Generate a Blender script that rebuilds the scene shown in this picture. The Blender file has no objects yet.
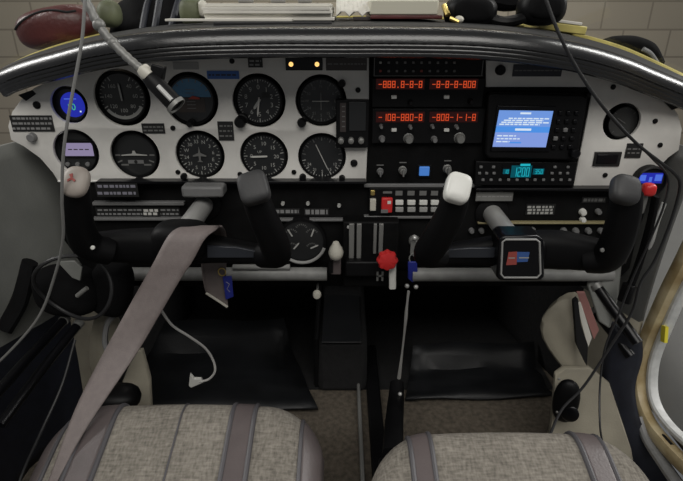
import bpy, bmesh, math, random
from mathutils import Vector, Matrix
random.seed(7)
SC = bpy.context.scene
COL = SC.collection
F = 520.0
PITCH = math.radians(24)
CAM = Vector((0, -.867, .82))

# ------------------------------------------------------------------ measuring helpers
def ray(u, v):
    a = (u - 341.5) / F; b = -(v - 240.5) / F
    return Vector((a, math.cos(PITCH) + b * math.sin(PITCH), -math.sin(PITCH) + b * math.cos(PITCH)))
def P(u, v, Y=0.0):
    d = ray(u, v); return CAM + d * ((Y - CAM.y) / d.y)
def PP(l): return [P(*t) for t in l]
def smooth(pts, k=6, closed=False):
    pts = [Vector(p) for p in pts]; n = len(pts); out = []
    for i in range(n if closed else n - 1):
        p0 = pts[(i - 1) % n] if closed or i > 0 else pts[0] * 2 - pts[1]
        p1 = pts[i]; p2 = pts[(i + 1) % n]
        p3 = pts[(i + 2) % n] if closed or i + 2 < n else pts[-1] * 2 - pts[-2]
        for j in range(k):
            t = j / k
            out.append(.5 * ((2 * p1) + (p2 - p0) * t + (2 * p0 - 5 * p1 + 4 * p2 - p3) * t * t + (3 * p1 - p0 - 3 * p2 + p3) * t ** 3))
    if not closed: out.append(pts[-1])
    return out
def lerp(a, b, t): return a + (b - a) * t

# ------------------------------------------------------------------ materials
MATS = {}
def mat(name, col, rough=.5, metal=0., emit=None, es=0., noise=0., nscale=60., bump=0., bscale=300., coat=0., spec=.5, col2=None):
    m = bpy.data.materials.new(name); m.use_nodes = True
    nt = m.node_tree; b = nt.nodes['Principled BSDF']
    b.inputs['Base Color'].default_value = (*col, 1)
    b.inputs['Roughness'].default_value = rough
    b.inputs['Metallic'].default_value = metal
    b.inputs['Specular IOR Level'].default_value = spec
    b.inputs['Coat Weight'].default_value = coat
    b.inputs['Coat Roughness'].default_value = .12
    if emit:
        b.inputs['Emission Color'].default_value = (*emit, 1); b.inputs['Emission Strength'].default_value = es
    tc = nt.nodes.new('ShaderNodeTexCoord')
    if noise > 0 or col2:
        n = nt.nodes.new('ShaderNodeTexNoise'); n.inputs['Scale'].default_value = nscale; n.inputs['Detail'].default_value = 5
        nt.links.new(tc.outputs['Object'], n.inputs['Vector'])
        r = nt.nodes.new('ShaderNodeValToRGB')
        c2 = col2 or tuple(c * (1 - noise) for c in col)
        c1 = col if col2 else tuple(min(1, c * (1 + noise)) for c in col)
        r.color_ramp.elements[0].position = .35; r.color_ramp.elements[0].color = (*c2, 1)
        r.color_ramp.elements[1].position = .65; r.color_ramp.elements[1].color = (*c1, 1)
        nt.links.new(n.outputs['Fac'], r.inputs['Fac']); nt.links.new(r.outputs['Color'], b.inputs['Base Color'])
    if bump > 0:
        n2 = nt.nodes.new('ShaderNodeTexNoise'); n2.inputs['Scale'].default_value = bscale; n2.inputs['Detail'].default_value = 3
        nt.links.new(tc.outputs['Object'], n2.inputs['Vector'])
        bp = nt.nodes.new('ShaderNodeBump'); bp.inputs['Strength'].default_value = bump; bp.inputs['Distance'].default_value = .002
        nt.links.new(n2.outputs['Fac'], bp.inputs['Height']); nt.links.new(bp.outputs['Normal'], b.inputs['Normal'])
    MATS[name] = m; return m
mat('panel_paint', (.68, .665, .63), .5, noise=.06, nscale=25, bump=.06)
mat('panel_paint_edge', (.8, .79, .76), .45)
mat('black_crackle', (.004, .004, .0042), .65, noise=.3, nscale=40, bump=.15, bscale=500, spec=.15)
mat('black_plastic', (.0045, .0045, .005), .48, noise=.2, nscale=30, spec=.22)
mat('black_gloss', (.004, .004, .005), .28, spec=.3)
mat('black_matte', (.006, .006, .007), .85)
mat('dial_black', (.012, .013, .014), .45, coat=.35)
mat('dial_grey', (.05, .05, .048), .5, coat=.3)
mat('dial_mark', (.42, .42, .40), .5)
mat('dial_mark_dim', (.16, .16, .155), .5)
mat('dial_white', (.60, .59, .56), .5)
mat('dial_blue', (.06, .20, .36), .5, coat=.3)
mat('dial_brown', (.035, .025, .02), .5, coat=.3)
mat('dial_red', (.40, .05, .03), .5)
mat('dial_green', (.03, .16, .05), .5)
mat('glare_vinyl', (.006, .006, .0065), .27, noise=.2, nscale=30, bump=.12, bscale=420, spec=.9)
mat('glare_top', (.008, .008, .0085), .65, noise=.25, nscale=20, bump=.2, bscale=420)
mat('stitch', (.018, .018, .018), .9, spec=.1)
mat('yellow_paint', (.50, .43, .14), .4, noise=.15, nscale=30)
mat('gold_trim', (.56, .47, .29), .4, col2=(.34, .25, .12), nscale=24)
mat('weather_strip', (.62, .63, .62), .5, noise=.1)
mat('grey_strip', (.22, .22, .22), .5, noise=.1)
mat('yellow_tape', (.75, .65, .05), .5)
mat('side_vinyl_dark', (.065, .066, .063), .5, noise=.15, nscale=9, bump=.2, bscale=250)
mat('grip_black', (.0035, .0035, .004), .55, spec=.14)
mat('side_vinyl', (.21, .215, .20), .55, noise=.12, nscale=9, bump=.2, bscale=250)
mat('kick_cream', (.31, .285, .225), .7, noise=.12, nscale=14, bump=.2)
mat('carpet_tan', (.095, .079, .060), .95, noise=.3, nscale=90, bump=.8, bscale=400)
mat('footwell_shade', (.007, .007, .0075), .95, noise=.3, nscale=90, bump=.6)  # near-black: the footwell darkness is put into this colour
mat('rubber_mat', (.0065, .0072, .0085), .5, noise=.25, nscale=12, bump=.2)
mat('navy_trim', (.010, .012, .020), .55, noise=.2)
mat('firewall', (.004, .004, .004), .8, noise=.3, nscale=10)
mat('mauve_vinyl', (.105, .087, .086), .42, noise=.08, nscale=30, bump=.15)
mat('piping', (.075, .072, .078), .5)
mat('belt_web', (.165, .138, .132), .6, noise=.06, nscale=120, bump=.25, bscale=700)
mat('cream_plastic', (.55, .53, .46), .4)
mat('beige_cap', (.30, .265, .235), .5)
mat('white_plastic', (.72, .72, .68), .35)
mat('silver', (.68, .68, .66), .33, metal=.5)
mat('dull_silver', (.22, .22, .21), .45, metal=.3)
mat('brushed_tube', (.27, .27, .26), .5, noise=.15, nscale=40)
mat('grey_plastic', (.17, .17, .17), .5)
mat('dark_grey_cap', (.030, .030, .031), .55, bump=.1)
mat('slate_plate', (.022, .025, .032), .35)
mat('red_plastic', (.62, .03, .03), .35)
mat('red_mark', (.30, .06, .05), .5)
mat('blue_label', (.04, .13, .42), .45)
mat('blue_logo', (.04, .10, .30), .45)
mat('blue_tag', (.02, .03, .25), .4)
mat('placard_black', (.012, .012, .012), .5)
mat('placard_grey', (.33, .33, .32), .5)
mat('placard_brown', (.045, .036, .034), .45)
mat('placard_navy', (.022, .024, .034), .45)
mat('text_silver', (.24, .24, .24), .4)
mat('text_lilac', (.24, .235, .28), .4)
mat('text_yellow', (.30, .26, .14), .4)
mat('cable_grey', (.16, .16, .155), .5)
mat('cable_dark', (.016, .016, .017), .45)
mat('cable_white', (.55, .54, .52), .45)
mat('paper', (.66, .64, .58), .7, noise=.05, nscale=20)
mat('paper_print', (.18, .17, .16), .7)
mat('book_cream', (.58, .56, .46), .6)
mat('maroon_leather', (.085, .021, .020), .36, noise=.3, nscale=14, bump=.4, bscale=160)
mat('black_fabric', (.005, .005, .0055), .9, spec=.15, noise=.3, nscale=20, bump=.6, bscale=60)
mat('olive', (.10, .11, .06), .6, noise=.3, nscale=25)
mat('brass', (.55, .42, .14), .3, metal=.8)
mat('pink_paper', (.30, .14, .125), .6)
mat('wing_paint', (.13, .132, .13), .5, noise=.05, nscale=6)
mat('led_red', (.1, .0, .0), .4, emit=(1., .11, .03), es=.6)
mat('led_red_dim', (.02, .003, .003), .35, emit=(.5, .012, .006), es=.02)
mat('lamp_amber', (.4, .3, .1), .4, emit=(1., .58, .18), es=1.3)
mat('screen_blue', (.02, .03, .1), .3, emit=(.17, .34, .80), es=.85)
mat('screen_deep', (.02, .03, .1), .3, emit=(.07, .29, .80), es=.9)
mat('screen_lavender', (.02, .03, .1), .3, emit=(.24, .36, .80), es=.85)
mat('screen_white', (.1, .1, .1), .3, emit=(.72, .86, 1.), es=.85)
mat('screen_royal', (.0, .0, .1), .3, emit=(.025, .04, .60), es=.55)
mat('screen_sky', (.0, .02, .1), .3, emit=(.10, .20, .9), es=.7)
mat('screen_green', (.0, .1, .02), .3, emit=(.10, .75, .35), es=.6)
mat('screen_cyan', (.0, .05, .06), .3, emit=(.02, .55, .66), es=.75)
mat('screen_cyan_dark', (.0, .02, .03), .3, emit=(.0, .12, .16), es=.5)
mat('screen_mauve', (.1, .09, .13), .4, emit=(.36, .30, .50), es=.55)
mat('lamp_blue', (.03, .08, .25), .4, emit=(.08, .28, .80), es=.5)

def tweed():
    m = bpy.data.materials.new('tweed'); m.use_nodes = True; nt = m.node_tree; b = nt.nodes['Principled BSDF']
    b.inputs['Roughness'].default_value = .92; b.inputs['Specular IOR Level'].default_value = .2
    tc = nt.nodes.new('ShaderNodeTexCoord')
    def nz(scale, sv, det=2):
        mp = nt.nodes.new('ShaderNodeMapping'); mp.inputs['Scale'].default_value = sv
        n = nt.nodes.new('ShaderNodeTexNoise'); n.inputs['Scale'].default_value = scale; n.inputs['Detail'].default_value = det
        nt.links.new(tc.outputs['Object'], mp.inputs['Vector']); nt.links.new(mp.outputs['Vector'], n.inputs['Vector']); return n.outputs['Fac']
    a = nz(330, (1, .22, 1)); c = nz(330, (.22, 1, 1)); g = nz(14, (1, 1, 1), 4)
    ad = nt.nodes.new('ShaderNodeMath'); ad.operation = 'ADD'; nt.links.new(a, ad.inputs[0]); nt.links.new(c, ad.inputs[1])
    ad2 = nt.nodes.new('ShaderNodeMath'); ad2.operation = 'MULTIPLY_ADD'; ad2.inputs[1].default_value = .5
    nt.links.new(g, ad2.inputs[0]); nt.links.new(ad.outputs[0], ad2.inputs[2])
    r = nt.nodes.new('ShaderNodeValToRGB')
    r.color_ramp.elements[0].position = .42; r.color_ramp.elements[0].color = (.115, .104, .089, 1)
    r.color_ramp.elements[1].position = .82; r.color_ramp.elements[1].color = (.285, .262, .225, 1)
    hv = nt.nodes.new('ShaderNodeMath'); hv.operation = 'MULTIPLY'; hv.inputs[1].default_value = .5
    nt.links.new(ad2.outputs[0], hv.inputs[0]); nt.links.new(hv.outputs[0], r.inputs['Fac'])
    nt.links.new(r.outputs['Color'], b.inputs['Base Color'])
    bp = nt.nodes.new('ShaderNodeBump'); bp.inputs['Strength'].default_value = .5; bp.inputs['Distance'].default_value = .001
    nt.links.new(ad.outputs[0], bp.inputs['Height']); nt.links.new(bp.outputs['Normal'], b.inputs['Normal'])
    MATS['tweed'] = m
tweed()
def blocks():
    m = bpy.data.materials.new('hangar_block'); m.use_nodes = True; nt = m.node_tree; b = nt.nodes['Principled BSDF']
    b.inputs['Roughness'].default_value = .85
    tc = nt.nodes.new('ShaderNodeTexCoord'); mp = nt.nodes.new('ShaderNodeMapping')
    mp.inputs['Rotation'].default_value = (math.radians(90), 0, 0)
    nt.links.new(tc.outputs['Object'], mp.inputs['Vector'])
    br = nt.nodes.new('ShaderNodeTexBrick')
    br.inputs['Color1'].default_value = (.34, .30, .24, 1); br.inputs['Color2'].default_value = (.31, .275, .22, 1); br.inputs['Mortar'].default_value = (.22, .19, .15, 1)
    br.inputs['Scale'].default_value = 1; br.inputs['Brick Width'].default_value = .40; br.inputs['Row Height'].default_value = .22; br.inputs['Mortar Size'].default_value = .008
    nt.links.new(mp.outputs['Vector'], br.inputs['Vector'])
    nt.links.new(br.outputs['Color'], b.inputs['Base Color'])
    MATS['hangar_block'] = m
blocks()
def pane():
    m = bpy.data.materials.new('clear_pane'); m.use_nodes = True; nt = m.node_tree; nt.nodes.clear()
    o = nt.nodes.new('ShaderNodeOutputMaterial'); t = nt.nodes.new('ShaderNodeBsdfTransparent'); g = nt.nodes.new('ShaderNodeBsdfGlossy')
    t.inputs['Color'].default_value = (.96, .97, .96, 1); g.inputs['Roughness'].default_value = .03
    mx = nt.nodes.new('ShaderNodeMixShader'); mx.inputs[0].default_value = .03
    nt.links.new(t.outputs[0], mx.inputs[1]); nt.links.new(g.outputs[0], mx.inputs[2]); nt.links.new(mx.outputs[0], o.inputs[0])
    MATS['clear_pane'] = m
pane()

# ------------------------------------------------------------------ mesh building
TXT = {}
def curve_mesh(cu):
    o = bpy.data.objects.new('temporary', cu); COL.objects.link(o)
    dg = bpy.context.evaluated_depsgraph_get(); dg.update()
    me = bpy.data.meshes.new_from_object(o.evaluated_get(dg)); bpy.data.objects.remove(o)
    return me
def text_mesh(s):
    if s not in TXT:
        cu = bpy.data.curves.new('lettering', 'FONT'); cu.body = s; cu.size = 1; cu.align_x = 'CENTER'; cu.align_y = 'CENTER'; cu.resolution_u = 2
        TXT[s] = curve_mesh(cu)
    return TXT[s]
class MB:
    def __init__(s): s.bm = bmesh.new(); s.mats = []; s.cur = 0
    def use(s, m):
        if m not in s.mats: s.mats.append(m)
        s.cur = s.mats.index(m); return s
    def face(s, vs):
        try: f = s.bm.faces.new(vs); f.material_index = s.cur; return f
        except ValueError: return None
    def box(s, c, d, R=None):
        c = Vector(c); h = Vector(d) / 2; R = R or Matrix.Identity(3)
        v = [s.bm.verts.new(c + R @ Vector((x * h.x, y * h.y, z * h.z))) for x in (-1, 1) for y in (-1, 1) for z in (-1, 1)]
        for q in ((0, 1, 3, 2), (4, 6, 7, 5), (0, 4, 5, 1), (2, 3, 7, 6), (0, 2, 6, 4), (1, 5, 7, 3)): s.face([v[i] for i in q])
        return s
    def sweep(s, pts, a, b=None, n=12, up=(0, 0, 1), power=2.0, caps=True, closed=False, round_end=False):
        pts = [Vector(p) for p in pts]; N = len(pts); up = Vector(up); rings = []
        A = a if isinstance(a, (list, tuple)) else [a] * N
        B = A if b is None else (b if isinstance(b, (list, tuple)) else [b] * N)
        def rs(L): return L if len(L) == N else [lerp(L[min(int(i * (len(L) - 1) / (N - 1)), len(L) - 2)], L[min(int(i * (len(L) - 1) / (N - 1)), len(L) - 2) + 1], i * (len(L) - 1) / (N - 1) - min(int(i * (len(L) - 1) / (N - 1)), len(L) - 2)) for i in range(N)]
        A = rs(list(A)); B = rs(list(B)); side = None
        for i, p in enumerate(pts):
            if closed: t = pts[(i + 1) % N] - pts[i - 1]
            else: t = pts[min(i + 1, N - 1)] - pts[max(i - 1, 0)]
            t.normalize()
            sd = t.cross(up) if side is None else side - t * side.dot(t)
            if sd.length < 1e-4: sd = t.cross(Vector((0, 1, 0.01)))
            sd.normalize(); side = sd; nn = sd.cross(t)
            ring = []
            for k in range(n):
                th = 2 * math.pi * k / n; c, sn = math.cos(th), math.sin(th)
                x = math.copysign(abs(c) ** (2 / power), c); y = math.copysign(abs(sn) ** (2 / power), sn)
                ring.append(s.bm.verts.new(p + sd * (x * A[i]) + nn * (y * B[i])))
            rings.append(ring)
        for i in range(N if closed else N - 1):
            r0, r1 = rings[i], rings[(i + 1) % N]
            for k in range(n): s.face([r0[k], r0[(k + 1) % n], r1[(k + 1) % n], r1[k]])
        if caps and not closed:
            s.face(rings[0][::-1]); s.face(rings[-1])
        return s
    def rod(s, p0, p1, r0, r1=None, n=14):
        r1 = r0 if r1 is None else r1
        return s.sweep([p0, p1], [r0, r1], n=n, up=(0.03, 0.02, 1) if abs((Vector(p1) - Vector(p0)).normalized().z) < .9 else (0, 1, 0))
    def lathe(s, c, axis, prof, n=28):
        """prof: list of (distance along the axis, radius)"""
        c = Vector(c); ax = Vector(axis).normalized(); u = ax.orthogonal().normalized(); w = ax.cross(u); rings = []
        for h, r in prof:
            if r < 1e-6: rings.append([s.bm.verts.new(c + ax * h)])
            else: rings.append([s.bm.verts.new(c + ax * h + (u * math.cos(2 * math.pi * k / n) + w * math.sin(2 * math.pi * k / n)) * r) for k in range(n)])
        for r0, r1 in zip(rings, rings[1:]):
            for k in range(n):
                q = [r0[k % len(r0)], r0[(k + 1) % len(r0)], r1[(k + 1) % len(r1)], r1[k % len(r1)]]
                q = list(dict.fromkeys(q))
                if len(q) > 2: s.face(q)
        return s
    def ell(s, c, d, R=None, n=18, m=10, power=2.0):
        c = Vector(c); d = Vector(d); R = R or Matrix.Identity(3); rings = []
        pw = lambda x: math.copysign(abs(x) ** (2 / power), x)
        for i in range(m + 1):
            ph = math.pi * i / m - math.pi / 2
            if i in (0, m): rings.append([s.bm.verts.new(c + R @ Vector((0, 0, d.z * (1 if i else -1))))])
            else: rings.append([s.bm.verts.new(c + R @ Vector((d.x * pw(math.cos(ph)) * pw(math.cos(2 * math.pi * k / n)), d.y * pw(math.cos(ph)) * pw(math.sin(2 * math.pi * k / n)), d.z * pw(math.sin(ph))))) for k in range(n)])
        for r0, r1 in zip(rings, rings[1:]):
            for k in range(n):
                q = list(dict.fromkeys([r0[k % len(r0)], r0[(k + 1) % len(r0)], r1[(k + 1) % len(r1)], r1[k % len(r1)]]))
                if len(q) > 2: s.face(q)
        return s
    def grid(s, rows, solid=None):
        V = [[s.bm.verts.new(Vector(p)) for p in r] for r in rows]
        for a, b in zip(V, V[1:]):
            for i in range(len(a) - 1): s.face([a[i], a[i + 1], b[i + 1], b[i]])
        return s
    def prism(s, pts, off):
        """closed outline (3D points) pushed along the offset vector"""
        off = Vector(off); a = [s.bm.verts.new(Vector(p)) for p in pts]; b = [s.bm.verts.new(Vector(p) + off) for p in pts]
        s.face(a); s.face(b[::-1]); n = len(a)
        for i in range(n): s.face([a[i], b[i], b[(i + 1) % n], a[(i + 1) % n]])
        return s
    def quad(s, x0, x1, z0, z1, Y):
        s.face([s.bm.verts.new((x, Y, z)) for x, z in ((x0, z0), (x1, z0), (x1, z1), (x0, z1))]); return s
    def poly(s, pts): s.face([s.bm.verts.new(Vector(p)) for p in pts]); return s
    def text(s, t, c, size, R=None):
        """flat lettering facing the pilot, centred at c"""
        me = text_mesh(t); c = Vector(c)
        vs = [s.bm.verts.new(c + (R @ Vector((v.co.x * size, v.co.y * size, 0)) if R else Vector((v.co.x * size, 0, v.co.y * size)))) for v in me.vertices]
        for p in me.polygons: s.face([vs[i] for i in p.vertices])
        return s
    def plate(s, outline, holes, Y, th, bev=.001):
        """outline and holes: (x, z) lists; slab between Y and Y+th"""
        cu = bpy.data.curves.new('outline', 'CURVE'); cu.dimensions = '2D'; cu.fill_mode = 'BOTH'; cu.extrude = th / 2 - bev; cu.bevel_depth = bev; cu.bevel_resolution = 1; cu.offset = -bev
        for pl in [outline] + holes:
            sp = cu.splines.new('POLY'); sp.points.add(len(pl) - 1); sp.use_cyclic_u = True
            for i, (x, z) in enumerate(pl): sp.points[i].co = (x, z, 0, 1)
        me = curve_mesh(cu)
        vs = [s.bm.verts.new((v.co.x, Y + th / 2 - v.co.z, v.co.y)) for v in me.vertices]
        for p in me.polygons: s.face([vs[i] for i in p.vertices])
        return s
    def build(s, name, parent=None, bevel=0, ang=35, solid=0, sub=0, seg=2):
        me = bpy.data.meshes.new(name)
        bmesh.ops.remove_doubles(s.bm, verts=s.bm.verts, dist=1e-6)
        bmesh.ops.recalc_face_normals(s.bm, faces=s.bm.faces)
        s.bm.to_mesh(me); s.bm.free()
        for m in s.mats: me.materials.append(MATS[m])
        me.shade_smooth(); me.set_sharp_from_angle(angle=math.radians(ang))
        o = bpy.data.objects.new(name, me); COL.objects.link(o)
        if parent is not None:
            o.parent = parent; q = parent; off = Vector((0, 0, 0))
            while q is not None: off += Vector(q.location); q = q.parent
            o.location = -off
        if solid:
            md = o.modifiers.new('thickness', 'SOLIDIFY'); md.thickness = solid; md.offset = 0
        if bevel:
            md = o.modifiers.new('bevel', 'BEVEL'); md.width = bevel; md.segments = seg; md.limit_method = 'ANGLE'; md.angle_limit = math.radians(40)
        if sub:
            md = o.modifiers.new('subdivision', 'SUBSURF'); md.levels = sub; md.render_levels = sub
        return o
def new(m): return MB().use(m)
def thing(name, label, cat, loc, group=None):
    o = bpy.data.objects.new(name, None); COL.objects.link(o); o.location = loc; o.empty_display_size = .02
    return tag(o, label, cat, group)
def tag(o, label, cat, group=None, kind=None):
    o['label'] = label; o['category'] = cat
    if group: o['group'] = group
    if kind: o['kind'] = kind
    return o
def circ(c, r, n=40): return [(c.x + r * math.cos(2 * math.pi * k / n), c.z + r * math.sin(2 * math.pi * k / n)) for k in range(n)]
def xz(l, Y): return [(p.x, p.z) for p in (P(u, v, Y) for u, v in l)]
def pxm(v=130, Y=0.): return (P(1, v, Y) - P(0, v, Y)).x          # metres per pixel there
def rbox(m, u0, v0, u1, v1, Y0, Y1):
    """a box whose face at Y0 (nearer the pilot) spans the measured rectangle"""
    a = P(u0, v0, Y0); b = P(u1, v1, Y0)
    um = (u0 + u1) / 2; xm0 = P(u0, (v0 + v1) / 2, Y0).x; xm1 = P(u1, (v0 + v1) / 2, Y0).x
    return m.box(((xm0 + xm1) / 2, (Y0 + Y1) / 2, (a.z + b.z) / 2), (xm1 - xm0, Y1 - Y0, a.z - b.z))
def rquad(m, u0, v0, u1, v1, Y):
    vm = (v0 + v1) / 2
    return m.quad(P(u0, vm, Y).x, P(u1, vm, Y).x, P(u0, v1, Y).z, P(u0, v0, Y).z, Y)
def squiggle(m, u0, u1, v, Y, h, word=(2, 5)):
    """a line of print too small to read: short dark/light dashes the size of words"""
    u = u0
    while u < u1 - .6:
        w = random.uniform(*word); rquad(m, u, v - h / 2, min(u + w, u1), v + h / 2, Y); u += w + random.uniform(.8, 1.6)

# ================================================================== THE SETTING
o = new('hangar_block').box((0, 3.95, 1.0), (12, .1, 4.6)).build('wall_hangar')
tag(o, 'beige concrete block hangar wall seen beyond the windscreen', 'wall', kind='structure')
o = new('carpet_tan').box((0, -.20, -.015), (1.30, 1.32, .03)).build('floor')
tag(o, 'tan carpeted cabin floor in the footwells', 'floor', kind='structure')
o = new('firewall').box((0, .475, .36), (1.2, .03, .78)).build('wall_front')
tag(o, 'dark bulkhead at the end of the footwells', 'wall', kind='structure')
def side_wall(sg, name, label):
    # plan line of the cabin side, wide beside the panel and narrow at the bulkhead
    def X(Y): return sg * (.585 - .14 * max(0, min(1, (Y + .02) / .46)) ** .8 + (.03 if Y < -.1 else 0))
    rows = []; NZ = 24
    YS = [-.80, -.6, -.45, -.36, -.28, -.20, -.12] if sg < 0 else []
    YS += [-.03, .02, .06, .10, .15, .2, .28, .36, .44, .47]
    for j in range(NZ + 1):
        z = .61 * j / NZ
        bulge = .018 * math.sin(math.pi * j / NZ)
        rows.append([(X(Y) - sg * bulge * (1 if Y > -.05 else .5), Y, z) for Y in YS])
    m = new('side_vinyl' if sg < 0 else 'side_vinyl_dark').grid(rows); m.use('kick_cream'); m.use('navy_trim'); m.use('footwell_shade')
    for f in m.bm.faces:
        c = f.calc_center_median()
        if c.z < .28: f.material_index = 3 if c.y > .11 else (1 if c.y > (.0 if sg < 0 else -.07) else 2)  # low forward faces near-black: footwell shade painted onto the cabin side
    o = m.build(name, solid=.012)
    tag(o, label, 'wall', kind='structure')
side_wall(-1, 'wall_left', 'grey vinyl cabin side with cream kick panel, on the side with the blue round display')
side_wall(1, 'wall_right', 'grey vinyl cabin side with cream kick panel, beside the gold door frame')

# door opening on the right: gold post, pale weather strip, dark trim
DX = .585
def DP(u, v, x):
    d = ray(u, v); return CAM + d * (x / d.x)
door = thing('door_1', 'gold painted door frame with pale weather strip curving down to the sill', 'door frame', DP(640, 380, DX)); door['kind'] = 'structure'
gold = smooth([DP(u, v, DX) for u, v in ((800, 20), (752, 122), (720, 190), (700, 228), (683, 262), (664, 300), (645, 345), (638, 375), (640, 400), (650, 425), (668, 448), (690, 470), (740, 510), (860, 590))], 6)
new('gold_trim').sweep(gold, .014, .012, n=10, up=(1, 0, 0), power=3).build('frame', door)
strip = smooth([DP(u, v, DX + .014) for u, v in ((812, 50), (765, 145), (728, 215), (702, 262), (683, 292), (668, 325), (655, 358), (652, 385), (656, 405), (668, 424), (690, 445), (740, 484), (850, 556))], 6)
new('weather_strip').sweep(strip, .0075, .010, n=10, up=(1, 0, 0), power=2.6).build('weather_strip', door)
inner = smooth([DP(u, v, DX - .012) for u, v in ((640, 418), (648, 440), (662, 462), (682, 490), (720, 530))], 5)
new('grey_strip').sweep(inner, .008, .010, n=10, up=(1, 0, 0), power=2.6).build('sill_strip', door)
a = DP(664, 352, DX + .018)
new('yellow_tape').box(DP(664.5, 334, DX + .004), (.006, .012, .030), Matrix.Rotation(math.radians(-18), 3, 'X')).build('tape', door)
new('black_plastic').sweep([DP(655, 430, DX), DP(664, 437, DX), DP(672, 446, DX)], .004, n=8).build('latch', door)
# dark inner trim running down in front of the post
ta = smooth(PP([(612, 322, -.055), (606, 350, -.06), (603, 385, -.07), (610, 425, -.09), (632, 482, -.13), (645, 510, -.15)]), 5)
tb = smooth(PP([(640, 340, -.075), (640, 358, -.08), (633, 388, -.09), (640, 424, -.105), (664, 465, -.14), (690, 500, -.16)]), 5)
o = new('navy_trim').grid([[p.lerp(q, k / 5) + Vector((0, -.010 * math.sin(math.pi * k / 5), 0)) for k in range(6)] for p, q in zip(ta, tb)]).build('trim_1', solid=.012)
tag(o, 'dark navy inner trim running down inside the gold door frame', 'trim', kind='structure')
# wing outside the door
wing = new('wing_paint')
wing.grid([[(x, y, .05 + .045 * math.cos(min(1.5, abs(y + .1) * 1.4)) + .03 * (x - .6)) for y in [i * .1 - 1.2 for i in range(26)]] for x in (.625, .9, 1.4, 2.2, 3.2)])
o = wing.build('aircraft_wing', solid=.03)
tag(o, 'plain grey wing surface seen outside through the door opening', 'aircraft wing')

# ---- glareshield
ROLL = [(3, 84, -.012), (10, 80, -.022), (30, 72.5, -.04), (60, 64.5, -.06), (100, 54.5, -.08), (150, 47, -.095), (200, 43.5, -.10), (270, 42, -.10), (340, 42, -.10), (400, 42, -.10), (470, 43.5, -.10), (530, 49, -.095), (580, 58, -.08), (620, 69.5, -.06), (650, 81.5, -.04), (683, 95, -.02), (700, 104, -.01)]
WS = [(-2, 76, .01), (8, 68, .02), (30, 57.5, .05), (60, 47, .10), (100, 36.5, .16), (150, 28, .24), (200, 23, .30), (270, 20, .335), (340, 19, .34), (400, 19.5, .335), (470, 22, .30), (530, 28.5, .24), (580, 38.5, .17), (620, 50, .11), (650, 62.5, .06), (683, 78, .02), (700, 86, .01)]
roll = smooth(PP(ROLL), 6); ws = smooth(PP(WS), 6)
gs = thing('glareshield', 'black padded glareshield with rolled stitched lip arching over the panel', 'glareshield', P(341, 42, -.1))
def roll_section(p, t):
    t = t.normalized(); n2 = Vector((-t.z, 0, t.x)).normalized()     # up, in the x-z plane
    fw = Vector((0, -1, 0)); out = []
    R = .0195
    prof = [(-1.5, .85), (-.9, .98), (-.3, 1.0), (.25, .92), (.62, .70), (.86, .42), (.97, .10), (.985, -.06), (.93, -.11), (.975, -.18), (.975, -.34), (.92, -.40), (.96, -.47), (.955, -.62), (.90, -.68), (.93, -.75), (.88, -.92), (.6, -1.02), (.1, -1.0), (-.6, -.9), (-1.5, -.6)]
    return [p + fw * (a * R) + n2 * (b * R) for a, b in prof]
rows = [roll_section(p, roll[min(i + 1, len(roll) - 1)] - roll[max(i - 1, 0)]) for i, p in enumerate(roll)]
m = new('glare_vinyl').grid(rows); m.poly(rows[0]); m.poly(rows[-1]); m.build('lip', gs, ang=50)
rows = []
for i, (p, q) in enumerate(zip(roll, ws)):
    a = Vector(rows and p or p) + Vector((0, .006, .0165)); rows.append([a.lerp(q, k / 8) + Vector((0, 0, .003 * math.sin(math.pi * k / 8))) for k in range(9)])
new('glare_top').grid(rows).build('cover', gs, solid=.004)
m = new('stitch')
for i in range(8, len(roll) - 8):
    p = roll[i]; t = (roll[i + 1] - roll[i - 1]).normalized(); n2 = Vector((-t.z, 0, t.x))
    c = p + Vector((0, -.0192, 0)) + n2 * (-.0005)
    m.sweep([c - t * .004, c + t * .004], .0007, n=5)
m.build('stitching', gs)
o = new('yellow_paint').sweep([p + Vector((0, .012, .0025)) for p in ws], .012, [.0035, .0035, .0035, .0035, .006, .006, .005], n=8, power=3).build('trim_2')
tag(o, 'thin yellow retaining strip along the base of the windscreen', 'trim', kind='structure')
# engine cowling ahead of the windscreen
rows = []
for i in range(17):
    th = math.pi * i / 16
    rows.append([(-(.47 - .15 * k / 6) * math.cos(th), .36 + .12 * k, .52 + (.272 - .02 * k) * math.sin(th) ** .55) for k in range(7)])
o = new('yellow_paint').grid(rows).build('engine_cowling', solid=.006)
tag(o, 'yellow engine cowling just ahead of the windscreen', 'engine cowling')
# windscreen pane
rows = []
for i, p in enumerate(ws):
    top = Vector((p.x * .86, p.y * .25 - .30, 1.28 - .10 * abs(p.x / .55) ** 2))
    rows.append([(p + Vector((0, .014, .004))).lerp(top, k / 8) + Vector((0, .05 * math.sin(math.pi * k / 8), .04 * math.sin(math.pi * k / 8))) for k in range(9)])
o = new('clear_pane').grid(rows).build('window_1')
tag(o, 'clear curved windscreen pane above the glareshield', 'windscreen', kind='structure')

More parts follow.
